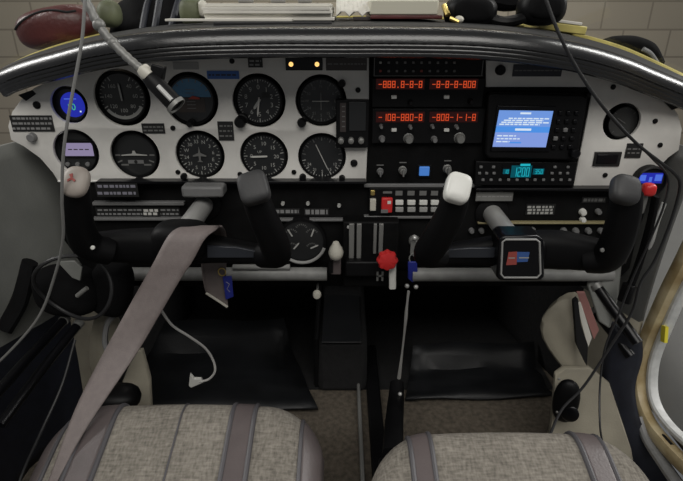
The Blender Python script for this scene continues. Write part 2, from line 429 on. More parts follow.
# ================================================================== INSTRUMENT PANEL
PF = -.012            # front face of the painted plates
panel = thing('instrument_panel', 'grey and black aircraft instrument panel spanning the cabin under the glareshield', 'instrument panel', P(341, 285, 0))
HOLES_L = [(69, 105, 18), (76, 152, 23), (122, 98, 27.5), (191, 100, 26.5), (259, 101, 26), (321, 101, 25), (135, 155, 25), (200, 155, 25), (264, 156, 24.5), (322, 157, 24.5)]
HOLES_R = [(622, 122, 18.5), (641, 181, 19)]
px = pxm(130, PF)
def hole(u, v, r): return circ(P(u, v, PF), r * px * (1.0))
left_out = xz([(20, 101), (34, 88), (60, 76), (110, 63), (160, 55), (220, 51), (369, 50), (369, 100), (367.5, 146), (366, 181), (58, 181), (52, 172), (40, 158), (23, 146), (11, 140), (8, 126), (12, 112)], PF)
m = new('panel_paint').plate(left_out, [hole(*h) for h in HOLES_L], PF, .007); m.build('pilot_plate', panel)
right_out = xz([(486, 50), (540, 50), (600, 62), (640, 76), (669, 103), (678, 114), (682, 129), (679, 150), (668, 158), (655, 172), (641, 188), (573, 188), (583, 140), (592, 93), (591, 87), (486, 87)], PF)
m = new('panel_paint').plate(right_out, [hole(*HOLES_R[0])], PF, .007); m.build('copilot_plate', panel)
m = new('black_crackle').plate(xz([(369, 48), (487, 48), (487, 86), (593, 86), (584, 140), (574, 188), (365, 188), (368.5, 140)], -.009), [], -.009, .006); m.build('avionics_plate', panel)
m = new('black_matte').plate(xz([(24, 104), (60, 80), (160, 62), (340, 52), (540, 54), (640, 80), (668, 110), (674, 148), (640, 186), (62, 180), (44, 160), (14, 134)], .05), [], .05, .004); m.build('backing', panel)
m = new('black_crackle').plate(xz([(60, 181), (366, 181), (366, 187), (641, 188), (636, 240), (630, 268), (612, 286), (112, 286), (84, 268), (64, 240)], -.006), [], -.006, .006); m.build('lower_plate', panel)
# plate rims: the pale cut edge under the painted plates
m = new('panel_paint_edge')
for u0, u1, v in ((58, 366, 181.2), (574, 641, 188)): m.rod(P(u0, v, PF - .001), P(u1, v, PF - .001), .0016, n=8)
m.build('plate_rim', panel)
# shelf edges across the lower panel
def shelf(u0, u1, v, r, mt, Y=-.016): 
    m = new(mt); rbox(m, u0, v - r, u1, v + r, Y, -.004); m.build('shelf_edge', panel, bevel=.0008)
shelf(92, 184, 204, 1.6, 'grey_plastic'); shelf(92, 184, 219.5, 1.2, 'grey_plastic'); shelf(268, 366, 220.5, 1.0, 'grey_plastic')
shelf(364, 482, 186, 1.5, 'grey_plastic'); shelf(364, 450, 217.5, 1.2, 'grey_plastic'); shelf(478, 614, 223.5, .8, 'text_yellow'); shelf(96, 366, 182.8, 1.3, 'black_gloss', -.03); shelf(476, 640, 190, 1.3, 'black_gloss', -.03)
# lower rolled tube
m = new('brushed_tube').sweep([P(u, 274, -.03) for u in (112, 140, 200, 260, 327)], .0125, n=14); m.build('lower_tube', panel)
m = new('brushed_tube').sweep([P(u, 274.5, -.03) for u in (412, 460, 540, 612)], .0125, n=14); m.build('lower_tube', panel)
m = new('brushed_tube').sweep([P(u, 267, -.036) for u in (233, 290)], .005, n=10); m.build('support_strip', panel)
m = new('black_matte'); rbox(m, 110, 262, 612, 271, -.006, .03); m.build('tube_bracket', panel)
# screws in the plates
for u, v in ((232, 61), (358, 90), (173, 128), (588, 95), (240, 174), (178, 172), (294, 172), (660, 145), (655, 121), (613, 87), (575 + 30, 175)):
    new('black_plastic').lathe(P(u, v, PF - .0001), (0, -1, 0), [(0, .0042), (.0015, .0042), (.0028, .003), (.003, 0)], 12).build('screw', panel)
for u, v in ((354, 163), (37, 105)):
    new('black_plastic').lathe(P(u, v, PF), (0, -1, 0), [(0, .0062), (.002, .006), (.004, .004), (.004, 0)], 14).build('plug', panel)
new('grey_plastic').lathe(P(33, 137, PF), (0, -1, 0), [(0, .0078), (.008, .007), (.009, .006), (.009, 0)], 16).build('knob', panel)
new('black_plastic').prism(PP([(18, 95, -.013), (32, 90, -.013), (36, 94, -.013), (26, 101, -.013)]), (0, .008, 0)).build('corner_tab', panel)
new('black_plastic').prism(PP([(664, 102, -.013), (674, 98, -.013), (678, 108, -.013), (672, 110, -.013)]), (0, .008, 0)).build('corner_tab', panel)

# ---- round gauges
GROUP = 'round dials in the panel'
def ring_profile(r):                       # bezel, seen from the pilot: outer wall, rounded lip, inner slope
    return [(-.045, r * .98), (.0, r), (.004, r * 1.0), (.0055, r * .97), (.0055, r * .93), (.001, r * .885)]
def dirv(deg): a = math.radians(deg); return Vector((math.sin(a), 0, math.cos(a)))
def tick(m, c, deg, r0, r1, w, Y):
    d = dirv(deg); s = Vector((d.z, 0, -d.x)) * (w / 2); y = Vector((0, Y - c.y, 0))
    m.poly([c + d * r0 - s + y, c + d * r0 + s + y, c + d * r1 + s + y, c + d * r1 - s + y]); return m
def needle(root, c, deg, ln, w, Y, mt='dial_white', tail=.25, name='needle'):
    d = dirv(deg); s = Vector((d.z, 0, -d.x)) * w; q = Vector((c.x, Y, c.z))
    m = new(mt).prism([q - d * ln * tail - s * .5, q - d * ln * tail + s * .5, q + s * .6, q + d * ln * .8 + s * .6, q + d * ln, q + d * ln * .8 - s * .6, q - s * .6], (0, .0008, 0))
    m.build(name, root)
GY = .004
def gauge(name, label, cat, u, v, r, face='dial_black', draw=None, hub=True, group=GROUP):
    c = P(u, v, GY); R = r * pxm(v, GY); root = thing(name, label, cat, c, group)
    new('black_plastic').lathe(c, (0, -1, 0), ring_profile(R), 40).build('bezel', root)
    m = new(face).lathe(c, (0, -1, 0), [(-.0, R * .90), (-.0, 0)], 40)
    dY = GY - .0006; dc = Vector((c.x, GY, c.z))
    if draw: draw(m, root, dc, R * .88, dY)
    m.build('dial', root)
    return root, c, R
def knob(root, u, v, r, Y, mt='black_plastic', ln=.014, name='knob'):
    c = P(u, v, Y)
    new(mt).lathe(c, (0, -1, 0), [(-.014, r * 1.15), (0, r * 1.2), (.001, r), (ln * .8, r * .94), (ln, r * .75), (ln, 0)], 18).build(name, root)
def scale(m, c, R, Y, a0, a1, n, r0=.80, w=.04, mt='dial_mark', major=5):
    m.use(mt)
    for i in range(n + 1):
        tick(m, c, lerp(a0, a1, i / n), R * (r0 if i % major == 0 else (r0 + .1)), R * .97, R * (w if i % major == 0 else w * .6), Y)
def numerals(m, c, R, Y, a0, a1, words, rr=.62, size=.26, mt='dial_mark', rot=False):
    m.use(mt); n = len(words)
    for i, s in enumerate(words):
        d = dirv(lerp(a0, a1, i / (n - 1) if n > 1 else 0)); m.text(s, Vector((c.x, Y, c.z)) + d * (R * rr), R * size)
def d_asi(m, root, c, R, Y):
    scale(m, c, R, Y, 30, 330, 30, mt='dial_mark', major=3); numerals(m, c, R, Y, 40, 320, ['40', '60', '80', '100', '120', '140', '160'], .60, .24, 'dial_mark')
    m.use('dial_mark')
    for a in range(120, 235, 5): tick(m, c, a, R * .84, R * .98, R * .09, Y - .0001)
    needle(root, c, -4, R * .62, R * .06, Y - .003, 'dial_mark')
gauge('airspeed_indicator', 'large round dial with pale arc round its lower rim, under the lamp arm', 'dial gauge', 122, 97, 25.5, draw=d_asi)
def d_ai(m, root, c, R, Y):
    hz = []
    for i in range(25):
        a = math.radians(lerp(-82, 82, i / 24)); hz.append(Vector((c.x, Y, c.z)) + Vector((math.sin(a), 0, math.cos(a))) * R * .94)
    m.use('dial_blue').poly(hz)
    m.use('dial_brown').quad(c.x - R * .62, c.x + R * .62, c.z - R * .55, c.z + R * .10, Y - .0002)
    m.use('dial_mark_dim')
    for k in (-.38, -.22, -.08, .3, .46): m.quad(c.x - R * .2, c.x + R * .2, c.z + R * k, c.z + R * (k + .025), Y - .0004)
    for a in (-60, -40, -20, 0, 20, 40, 60): tick(m, c, a, R * .80, R * .94, R * .04, Y - .0004)
    s = new('dial_red').prism([Vector((c.x - R * .10, Y - .003, c.z + R * .06)), Vector((c.x + R * .42, Y - .003, c.z + R * .04)), Vector((c.x + R * .42, Y - .003, c.z + R * .12)), Vector((c.x + R * .12, Y - .003, c.z + R * .20))], (0, .0008, 0)); s.build('aircraft_bar', root)
r_, c_, R_ = gauge('attitude_indicator', 'round dial with a blue sky half and red bar', 'dial gauge', 191, 100, 25, draw=d_ai)
knob(r_, 191, 123, .005, -.006)
def d_alt(m, root, c, R, Y):
    scale(m, c, R, Y, 0, 360, 50); numerals(m, c, R, Y, 0, 324, list('0123456789'), .62, .30, 'dial_mark')
    m.use('placard_black').quad(c.x + R * .15, c.x + R * .5, c.z + R * .15, c.z + R * .38, Y - .0003)
    needle(root, c, 188, R * .72, R * .06, Y - .003); needle(root, c, 215, R * .46, R * .10, Y - .002, 'dial_mark')
r_, c_, R_ = gauge('altimeter', 'round dial with white hands pointing down and a black knob at its lower edge', 'dial gauge', 259, 101, 24.5, draw=d_alt)
knob(r_, 241, 121, .0095, -.010, ln=.016)
def d_cdi(m, root, c, R, Y):
    scale(m, c, R, Y, 0, 360, 36, mt='dial_mark_dim', major=3); numerals(m, c, R, Y, 0, 330, ['N', '3', '6', 'E', '12', '15', 'S', '21', '24', 'W', '30', '33'], .68, .19, 'dial_mark_dim')
    m.use('dial_mark_dim')
    for k in range(-4, 5):
        if k: tick(m, c + Vector((R * .09 * k, 0, 0)), 0, -R * .02, R * .02, R * .03, Y - .0003)
    needle(root, c, 0, R * .42, R * .035, Y - .002, 'dial_mark_dim', tail=1.0, name='course_needle'); needle(root, c, 90, R * .42, R * .035, Y - .0025, 'dial_mark', tail=1.0, name='glide_needle')
r_, c_, R_ = gauge('course_indicator', 'round black dial with knobs at its two corners, upper right of the dial group', 'dial gauge', 321, 101, 23.5, draw=d_cdi)
knob(r_, 302, 122, .0075, -.010); knob(r_, 342, 83, .006, -.010)
def d_tc(m, root, c, R, Y):
    m.use('dial_mark_dim')
    for a in (-112, -90, 90, 112): tick(m, c, a, R * .70, R * .95, R * .07, Y)
    for s in (-1, 1):
        m.use('dial_mark_dim').quad(c.x + s * R * .55 - R * .18, c.x + s * R * .55 + R * .18, c.z - R * .52, c.z - R * .44, Y)
    m.use('grey_plastic').quad(c.x - R * .38, c.x + R * .38, c.z - R * .42, c.z - R * .24, Y - .0002)
    m.use('placard_black').lathe(Vector((c.x, Y - .0005, c.z - R * .33)), (0, -1, 0), [(0, R * .085), (.0001, 0)], 14)
    q = Vector((c.x, Y - .003, c.z + R * .05))
    b = new('dial_mark').prism([q + Vector((x * R, 0, z * R)) for x, z in ((-.62, -.02), (-.1, .035), (-.05, .18), (.05, .18), (.1, .035), (.62, -.02), (.62, -.06), (.08, -.05), (-.08, -.05), (-.62, -.06))], (0, .001, 0)); b.build('aircraft_symbol', root)
gauge('turn_coordinator', 'round dial with a small wing symbol, below the pale-arc dial', 'dial gauge', 135, 155, 23.5, draw=d_tc)
def d_hi(m, root, c, R, Y):
    scale(m, c, R, Y, 0, 360, 36, mt='dial_mark', major=3); numerals(m, c, R, Y, 20, 350, ['N', '3', '6', 'E', '12', '15', 'S', '21', '24', 'W', '30', '33'], .66, .24, 'dial_mark')
    q = Vector((c.x, Y - .003, c.z))
    b = new('dial_mark_dim').prism([q + Vector((x * R, 0, z * R)) for x, z in ((0, .42), (.05, .12), (.32, .0), (.32, -.06), (.05, -.03), (.04, -.25), (.14, -.32), (-.14, -.32), (-.04, -.25), (-.05, -.03), (-.32, -.06), (-.32, 0), (-.05, .12))], (0, .001, 0)); b.build('aircraft_symbol', root)
r_, c_, R_ = gauge('heading_indicator', 'round compass dial with numbers round it, directly below the blue sky dial', 'dial gauge', 200, 155, 23.5, draw=d_hi)
knob(r_, 185, 175, .0055, -.008); 
def d_vsi(m, root, c, R, Y):
    scale(m, c, R, Y, -90, 80, 20, mt='dial_mark'); scale(m, c, R, Y, -260, -90, 20, mt='dial_mark'); numerals(m, c, R, Y, -90, 230, ['0', '5', '10', '15', '20', '15', '10', '5'], .60, .26)
    m.use('dial_mark').text('UP', Vector((c.x - R * .2, Y, c.z + R * .2)), R * .18)
    needle(root, c, -92, R * .68, R * .07, Y - .003)
gauge('vertical_speed_indicator', 'round dial with its white needle pointing left, below the two-handed dial', 'dial gauge', 264, 156, 23.5, draw=d_vsi)
def d_vor(m, root, c, R, Y):
    scale(m, c, R, Y, 100, 260, 18, mt='dial_mark', major=3); scale(m, c, R, Y, -80, 80, 18, mt='dial_mark_dim', major=3); numerals(m, c, R, Y, 120, 240, ['12', '15', 'S', '21', '24'], .72, .2, 'dial_mark')
    needle(root, c, 155, R * .72, R * .035, Y - .002, 'dial_mark', tail=.95, name='course_needle')
r_, c_, R_ = gauge('navigation_dial', 'round dial with one thin slanting needle, beside the lower end of the radios', 'dial gauge', 322, 157, 23.5, draw=d_vor)
knob(r_, 303, 176, .006, -.008); knob(r_, 342, 177, .0055, -.008)
def d_blue(m, root, c, R, Y):
    s = new('screen_royal').lathe(Vector((c.x + R * .20, Y, c.z + R * .02)), (0, -1, 0), [(0, R * .8), (.0002, 0)], 28)
    s.use('screen_green'); q = Vector((c.x + R * .22, Y - .0006, c.z - R * .14))
    s.text('0', q, R * .62); s.text('1', q - Vector((R * .30, 0, 0)), R * .5)
    s.use('screen_sky').quad(c.x - R * .3, c.x + R * .5, c.z + R * .36, c.z + R * .42, Y - .0004)
    s.use('screen_white').quad(c.x + R * .58, c.x + R * .68, c.z - R * .46, c.z - R * .36, Y - .0005); s.build('screen', root)
gauge('engine_monitor', 'small round display glowing royal blue with green figures, top outer corner', 'display gauge', 70, 105, 17.5, draw=d_blue)
def d_lcd(m, root, c, R, Y):
    s = new('screen_mauve'); rquad(s, 64, 143, 93, 156, Y - .003); s.use('dial_brown')
    for k in range(4): rquad(s, 68 + 5.6 * k, 149, 72 + 5.6 * k, 150, Y - .0033)
    s.build('screen', root)
    b = new('black_plastic'); rbox(b, 60, 140, 96, 158, Y - .0028, Y); b.build('screen_surround', root, bevel=.001)
    for k in (68, 78, 88): new('grey_plastic').lathe(P(k, 164, Y - .001), (0, -1, 0), [(0, .004), (.003, .0036), (.0035, 0)], 12).build('button', root)
gauge('digital_clock', 'round instrument with a pale mauve rectangular display above three buttons', 'display gauge', 76, 152, 22, draw=d_lcd)
def d_small(m, root, c, R, Y):
    scale(m, c, R, Y, 220, 500, 12, mt='dial_mark_dim', major=4); needle(root, c, -60, R * .6, R * .05, Y - .002, 'dial_mark_dim')
gauge('suction_gauge', 'small dark round dial alone in the grey plate beyond the large blue screen', 'dial gauge', 623, 122, 16.5, 'dial_grey', draw=d_small)
# round blue digital instrument beside the far yoke grip
c = P(649, 181, -.02); R = 16 * pxm(181, -.02)
root = thing('voltage_display', 'black round instrument with bright blue digits, behind the red knob', 'display gauge', c)
new('black_plastic').lathe(c, (0, -1, 0), [(-.03, R * .95), (0, R), (.006, R), (.008, R * .9), (.004, R * .84), (.004, 0)], 32).build('bezel', root)
s = new('placard_black'); rquad(s, 637, 172, 664, 184, -.0245); s.use('screen_sky')
s.use('screen_royal'); rquad(s, 638.5, 173, 662.5, 183.3, -.0248); s.use('screen_sky'); rquad(s, 640, 175, 646, 181, -.0251); rquad(s, 655, 174.5, 662, 181, -.0251); rquad(s, 649, 177, 652, 182, -.0251); s.build('screen', root)

# rectangular instrument between dials and radios
root = thing('marker_receiver', 'small square black instrument with three pale knobs along its foot, beside the radios', 'instrument', P(352, 122, -.02))
b = new('black_plastic'); rbox(b, 336, 100, 369, 148, -.024, -.010); b.build('case', root, bevel=.0015)
b = new('placard_brown'); rbox(b, 340, 103, 346, 132, -.0256, -.023); b.use('dial_mark_dim')
for k in range(5): rquad(b, 342, 106 + 5 * k, 345, 107 + 5 * k, -.0258)
b.build('scale_window', root)
b = new('dial_black'); rbox(b, 349, 102, 366, 131, -.0256, -.023); b.build('scale_window', root, bevel=.0006)
for u in (341, 351, 361): new('dull_silver').lathe(P(u, 140, -.024), (0, -1, 0), [(0, .0052), (.010, .0046), (.011, .003), (.011, 0)], 14).build('knob', root)

# placards and small panel lamps
def placard(label, u0, v0, u1, v1, mt='placard_black', lines=(), lm='text_silver', name='placard', Y=PF, lh=1.4, cat='placard', th=.0016, grp='placards on the panel'):
    b = new(mt); rbox(b, u0, v0, u1, v1, Y - th, Y); 
    if lines:
        b.use(lm)
        for v in lines: squiggle(b, u0 + 1.5, u1 - 1.5, v, Y - th - .0002, lh)
    o = b.build(name); return tag(o, label, cat, grp)
placard('black three-line placard at the outer end of the grey plate', 11, 115.5, 53, 131.5, lines=(118.5, 123.5, 128.5), lh=2.2)
placard('small blank grey placard above the blue sky dial', 173, 62, 198.5, 69.5, 'placard_grey')
placard('blue strip label beside the blue sky dial', 207, 71, 239, 79, 'blue_label', lines=(75,), lm='placard_navy', lh=1.6)
placard('little black placard with pale lettering near the top of the grey plate', 248, 58, 262.5, 67.5, lines=(61, 64.8), lh=1.8)
placard('small black upright placard above the compass dial', 218, 121.5, 233.5, 140.5, lines=(126, 131, 136), lm='dial_mark_dim', lh=1.6)
placard('small black placard between pale-arc dial and the wing symbol dial', 142, 123.5, 164.5, 133.5, lines=(127, 130.5), lm='dial_mark_dim', lh=1.5)
placard('dark brown nameplate right of the amber lamps', 326, 57.5, 367, 70.5, 'placard_brown', lines=(64,), lm='dial_mark_dim', lh=1.4)
placard('dark navy placard above the large blue screen', 513, 64.5, 562, 76.5, 'placard_navy', lines=(70.5,), lm='dial_mark_dim', lh=1.2)
placard('black square placard half behind the headset cord', 626, 143.5, 642, 158, 'placard_black', lines=(149, 153), lm='dial_mark_dim', lh=1.4)
placard('two-line silver placard at top of the lower pilot panel', 96, 183.5, 138, 197, lines=(186.3, 193.2), lm='text_lilac', Y=-.03, lh=2.8)
placard('small print strip on lower pilot panel between two grey edges', 96, 206.3, 180, 217.8, lines=(210, 214), Y=-.006, lh=1.8)
placard('bright text label on the lower panel nearer the seat strap', 142, 208, 160, 216.5, lines=(210.5, 213.8), lm='dial_white', Y=-.008, lh=2.6)
placard('pale strip label under the slots, first of the two below the dials', 273, 208.5, 300, 214.5, lines=(211.5,), Y=-.006, lh=3.4)
placard('pale strip label under the slots, second one nearer the switches', 304, 208.5, 329, 215.5, lines=(212,), Y=-.006, lh=4.6)
placard('silver placard above the flag badge yoke shaft', 476, 192, 513, 201, 'dull_silver', lines=(196.5,), lm='placard_grey', Y=-.02, lh=1)
placard('dim silver emblem lettering on black lower copilot panel', 526, 204, 555, 215, lines=(207, 210, 213), lm='dial_mark', Y=-.006, lh=2.2)
placard('faint grey label above the two white dots', 582, 197, 606, 203, lines=(200,), lm='dial_mark_dim', Y=-.006, lh=3)
for u, v, lab in ((283, 203, 'first'), (308, 203, 'second'), (339, 205, 'third')):
    o = new('dial_mark').lathe(P(u, v, -.006), (0, -1, 0), [(0, .0035), (.006, .003), (.006, 0)], 10).build('toggle_switch'); tag(o, 'tiny grey toggle in the lower pilot panel, %s from the yoke grip' % lab, 'switch', 'tiny toggles on the lower panel')
b = new('placard_black'); rbox(b, 594, 152, 621, 166.5, PF - .003, PF); b.use('black_gloss'); rbox(b, 597, 154.5, 618, 164, PF - .0045, PF); o = b.build('hour_meter', bevel=.0012); tag(o, 'black rectangular meter window below the small dark dial', 'meter')
o = new('black_plastic').lathe(P(500, 70, PF), (0, -1, 0), [(0, .008), (.006, .0075), (.008, .006), (.008, 0)], 18).build('push_button'); tag(o, 'dark round button left of the navy placard', 'button')
root = thing('annunciator', 'black strip with two small glowing amber lamps at the top of the panel', 'warning lights', P(303.5, 64, PF))
b = new('black_gloss'); rbox(b, 285.5, 57.5, 322.5, 70.5, PF - .004, PF); b.build('housing', root, bevel=.001)
for u in (291, 317): new('lamp_amber').lathe(P(u, 64.3, PF - .004), (0, -1, 0), [(0, .0036), (.0015, .003), (.002, 0)], 14).build('lamp', root)

# ---- radio stack
SEG = {'0': 'abcdef', '1': 'bc', '2': 'abged', '3': 'abgcd', '4': 'fgbc', '5': 'afgcd', '6': 'afgedc', '7': 'abc', '8': 'abcdefg', '9': 'abcdfg', '-': 'g'}
def seg7(m, ch, x, z, w, h, Y):
    t = w * .22
    R = {'a': (x, x + w, z + h - t, z + h), 'g': (x, x + w, z + h / 2 - t / 2, z + h / 2 + t / 2), 'd': (x, x + w, z, z + t), 'f': (x, x + t, z + h / 2, z + h), 'b': (x + w - t, x + w, z + h / 2, z + h), 'e': (x, x + t, z, z + h / 2), 'c': (x + w - t, x + w, z, z + h / 2)}
    for s in SEG.get(ch, ''): m.quad(*R[s], Y)
def digits(m, s, u0, v0, u1, v1, Y):
    a = P(u0, v1, Y); b = P(u1, v0, Y); n = len(s); w = (b.x - a.x) / n
    for i, ch in enumerate(s):
        if ch == '.': m.quad(a.x + w * (i + .35), a.x + w * (i + .6), a.z, a.z + w * .25, Y)
        else: seg7(m, ch, a.x + w * (i + .12), a.z, w * .76, b.z - a.z, Y)
RY = -.018
root = thing('audio_panel', 'slim black audio panel with two rows of tiny buttons above the radios', 'audio panel', P(428, 67, RY))
b = new('black_plastic'); rbox(b, 373, 56, 484, 77, RY, -.008); b.build('faceplate', root, bevel=.001)
b = new('dial_mark_dim')
for s in ((374, 57, 483, 57.6), (374, 75.6, 483, 76.2), (374, 57, 374.7, 76), (482.3, 57, 483, 76)): rquad(b, *s, RY - .0004)
b.build('border_line', root)
for j, v in enumerate((62.5, 71)):
    for i in range(10):
        u = 380.5 + i * 8.2
        new('dial_mark' if (i == 0 and j == 0) else ('red_mark' if j and i in (0, 5) else 'grey_plastic')).box(P(u, v, RY - .0012), (.0038, .0026, .0036)).build('button', root, bevel=.0006)
def radio(label, v0, v1, dv0, dv1, texts, bv, kn):
    root = thing('radio', label, 'radio', P(427, (v0 + v1) / 2, RY), 'red-digit radios in the stack')
    b = new('black_plastic'); rbox(b, 372, v0, 484, v1, RY, -.008); b.build('faceplate', root, bevel=.0012)
    for (u0, u1), tx in zip(((376, 424.5), (429.5, 478)), texts):
        b = new('led_red_dim'); rbox(b, u0, dv0, u1, dv1, RY - .0008, RY + .001); b.use('led_red'); digits(b, tx, u0 + 2, dv0 + 2.1, u1 - 1.5, dv1 - 1.6, RY - .0011); b.build('display', root)
    for u in (394, 446.5): new('white_plastic').box(P(u, bv, RY - .002), (.0085, .004, .0055)).build('button', root, bevel=.0008)
    for u, v, r, mt in kn: knob(root, u, v, r, RY, mt, .013)
radio('radio with red digits directly below the audio panel', 78, 107.5, 78.8, 89.4, ('-888.8-8-8', '-8-8-8-808'), 97, ((410, 102, .0035, 'black_plastic'), (470, 101, .004, 'black_plastic')))
radio('lower radio with red digits and round knobs beneath its displays', 108.5, 143.5, 111.8, 122.4, ('-108-880-8', '-808-1-1-8'), 130, ((382, 138.5, .0045, 'grey_plastic'), (408.5, 138.5, .0072, 'dull_silver'), (434, 139, .0045, 'grey_plastic'), (459.5, 138, .0078, 'dull_silver'), (381, 126, .0028, 'grey_plastic'), (410, 126.5, .003, 'grey_plastic'), (432, 126, .0028, 'grey_plastic'), (456, 126.5, .003, 'grey_plastic')))
def selector(label, u, v, r, mt):
    c = P(u, v, -.009); root = thing('selector_knob', label, 'knob', c, 'selector knobs under the radios')
    new(mt).lathe(c, (0, -1, 0), [(0, r * 1.2), (.002, r * 1.2), (.003, r), (.012, r * .92), (.013, r * .7), (.013, 0)], 18).build('grip', root)
    new(mt).box(c + Vector((0, -.015, 0)), (r * .5, .008, r * 2.3)).build('pointer', root, bevel=.0008)
    new('dial_mark_dim').box(c + Vector((0, -.0006, r * 2.2)), (.012, .001, .0016)).build('legend', root)
selector('dim black selector knob left of the silver one, under the radios', 380, 171, .0048, 'grey_plastic')
selector('silver selector knob left of the blue pilot lamp', 402.5, 170, .006, 'dull_silver')
selector('silver selector knob right of the blue pilot lamp', 447, 168.5, .0062, 'dull_silver')
root = thing('pilot_lamp', 'small square blue lamp under the radios', 'lamp', P(424.5, 171.5, -.010))
b = new('black_plastic'); rbox(b, 417.5, 165, 431.5, 178, -.011, -.008); b.build('bezel', root, bevel=.0008)
b = new('lamp_blue'); rbox(b, 419.5, 167, 429.5, 176, -.015, -.010); b.build('lens', root, bevel=.0012)

# ---- switch row
root = thing('switch_panel', 'black switch panel with white rocker switches below the radios', 'switch panel', P(406, 202, -.012))
b = new('black_plastic'); rbox(b, 369, 188.5, 450, 215.5, -.016, -.004); b.build('plate', root, bevel=.001)
for i, u in enumerate((399.5, 411.5, 423.5, 435)):
    for v in (203, 210):
        b = new('white_plastic' if v == 203 else 'placard_grey'); rbox(b, u - 4, v - 2.3, u + 4, v + 2.3, -.021, -.015); b.build('rocker_switch', root, bevel=.001)
    b = new('dial_mark_dim'); rbox(b, u - 4, 191, u + 3, 195.5, -.0172, -.0155); b.build('legend', root)
b = new('dial_mark_dim'); rbox(b, 383, 191.5, 392, 193.5, -.0172, -.0155); b.build('legend', root)
b = new('brass'); rbox(b, 370.5, 190.5, 375, 195.5, -.019, -.015); b.build('fuse', root, bevel=.001)
b = new('cream_plastic'); rbox(b, 370, 199.5, 376, 211, -.0225, -.015); b.build('rocker_switch', root, bevel=.001)
b = new('red_plastic'); rbox(b, 381.5, 198.5, 392.5, 213, -.0235, -.015); b.build('master_switch', root, bevel=.0015)
b = new('white_plastic'); rbox(b, 387.5, 201, 391, 204, -.0240, -.0230); b.build('switch_mark', root)
b = new('grey_plastic'); rbox(b, 381, 209.5, 388, 213, -.0240, -.0230); b.build('switch_mark', root)

# ---- large moving-map display and transponder
root = thing('navigation_display', 'large black display unit with a pale blue screen', 'display', P(537, 128, -.03))
b = new('black_plastic').prism(PP([(488.5, 95, -.030), (493, 93, -.030), (583, 94.5, -.030), (588.5, 98, -.030), (578, 157, -.030), (573, 160.5, -.030), (489, 158.5, -.030), (485, 155, -.030)]), (0, .022, 0)); b.build('housing', root, bevel=.003)
b = new('black_gloss').prism(PP([(497.5, 105.5, -.0325), (557, 106.5, -.0325), (549.5, 152, -.0325), (490.5, 151.5, -.0325)]), (0, .003, 0)); b.build('screen_bezel', root, bevel=.0012)
A0, A1, B0, B1 = (499.3, 110.2), (553.4, 111), (545.8, 147.3), (492.5, 146.8)      # corners of the lit area
def S(s, t, Y): # screen coordinates 0..1 from the top left corner
    x0 = lerp(A0[0], B1[0], t); x1 = lerp(A1[0], B0[0], t); y0 = lerp(A0[1], B1[1], t); y1 = lerp(A1[1], B0[1], t)
    return P(lerp(x0, x1, s), lerp(y0, y1, s), Y)
def srect(m, mt, s0, s1, t0, t1, Y): m.use(mt).poly([S(s0, t1, Y), S(s1, t1, Y), S(s1, t0, Y), S(s0, t0, Y)])
b = new('screen_blue'); srect(b, 'screen_blue', 0, 1, 0, 1, -.0328)
srect(b, 'screen_lavender', 0, 1, .60, 1, -.0330); srect(b, 'screen_deep', .0, 1, .44, .60, -.0330)
srect(b, 'screen_white', .40, .60, .05, .10, -.0332)
for k, (t, s0, s1) in enumerate(((.20, .20, .95), (.255, .12, .86), (.31, .08, .97), (.365, .05, .80))):
    s = s0
    while s < s1:
        w = random.uniform(.05, .14); srect(b, 'screen_white', s, min(s1, s + w), t, t + .035, -.0332); s += w + .018
srect(b, 'screen_white', .36, .66, .49, .55, -.0332)
for t, s1 in ((.68, .40), (.76, .48), (.84, .30)):
    s = .05
    while s < s1:
        w = random.uniform(.04, .10); srect(b, 'screen_white', s, min(s1, s + w), t, t + .032, -.0332); s += w + .018
srect(b, 'screen_deep', .30, .52, .86, .90, -.0332)
b.build('screen', root)
for r in range(5):
    for c in range(3):
        u = 560.5 + c * 8.2 - r * 1.7; v = 113 + r * 8.5
        b = new('grey_plastic' if (r, c) in ((2, 1), (3, 0)) else 'black_gloss'); b.box(P(u, v, -.0318), (.0072, .004, .0068)); b.build('button', root, bevel=.0012)
new('black_gloss').lathe(P(573.5, 152.5, -.030), (0, -1, 0), [(0, .0085), (.010, .0078), (.012, .006), (.012, 0)], 20).build('knob', root)
root = thing('transponder', 'slim black unit with cyan digits and small grey keys, under the large display', 'transponder', P(526, 173, -.022))
b = new('black_plastic').prism(PP([(476, 161.5, -.022), (577.5, 162.5, -.022), (574, 186, -.022), (474.5, 185.5, -.022)]), (0, .014, 0)); b.build('faceplate', root, bevel=.0012)
b = new('black_gloss'); rbox(b, 502, 164.5, 546, 178, -.0232, -.0215)
b.use('screen_cyan_dark'); rquad(b, 511, 165.5, 531.5, 177.5, -.0234); rquad(b, 533, 168.5, 544, 174.5, -.0234); rquad(b, 503, 169, 509.5, 174, -.0234)
b.use('screen_cyan'); digits(b, '1200', 512.5, 167.5, 530.5, 176.5, -.0238); digits(b, '350', 534.5, 169.5, 543.5, 174, -.0238); digits(b, '10', 504, 169.8, 509, 173.5, -.0238); rquad(b, 520.5, 163.8, 530.5, 166, -.0238)
b.build('display', root)
for v, us in ((167, (481, 493.5, 555, 568)), (173.2, (479.5, 486.5, 494, 552, 560, 567.5)), (179.8, (483, 491, 500, 508.5, 517, 527, 535, 543.5, 552.5, 561, 569.5))):
    for u in us: new('grey_plastic').box(P(u, v, -.0232), (.0050, .003, .0042)).build('key', root, bevel=.0007)

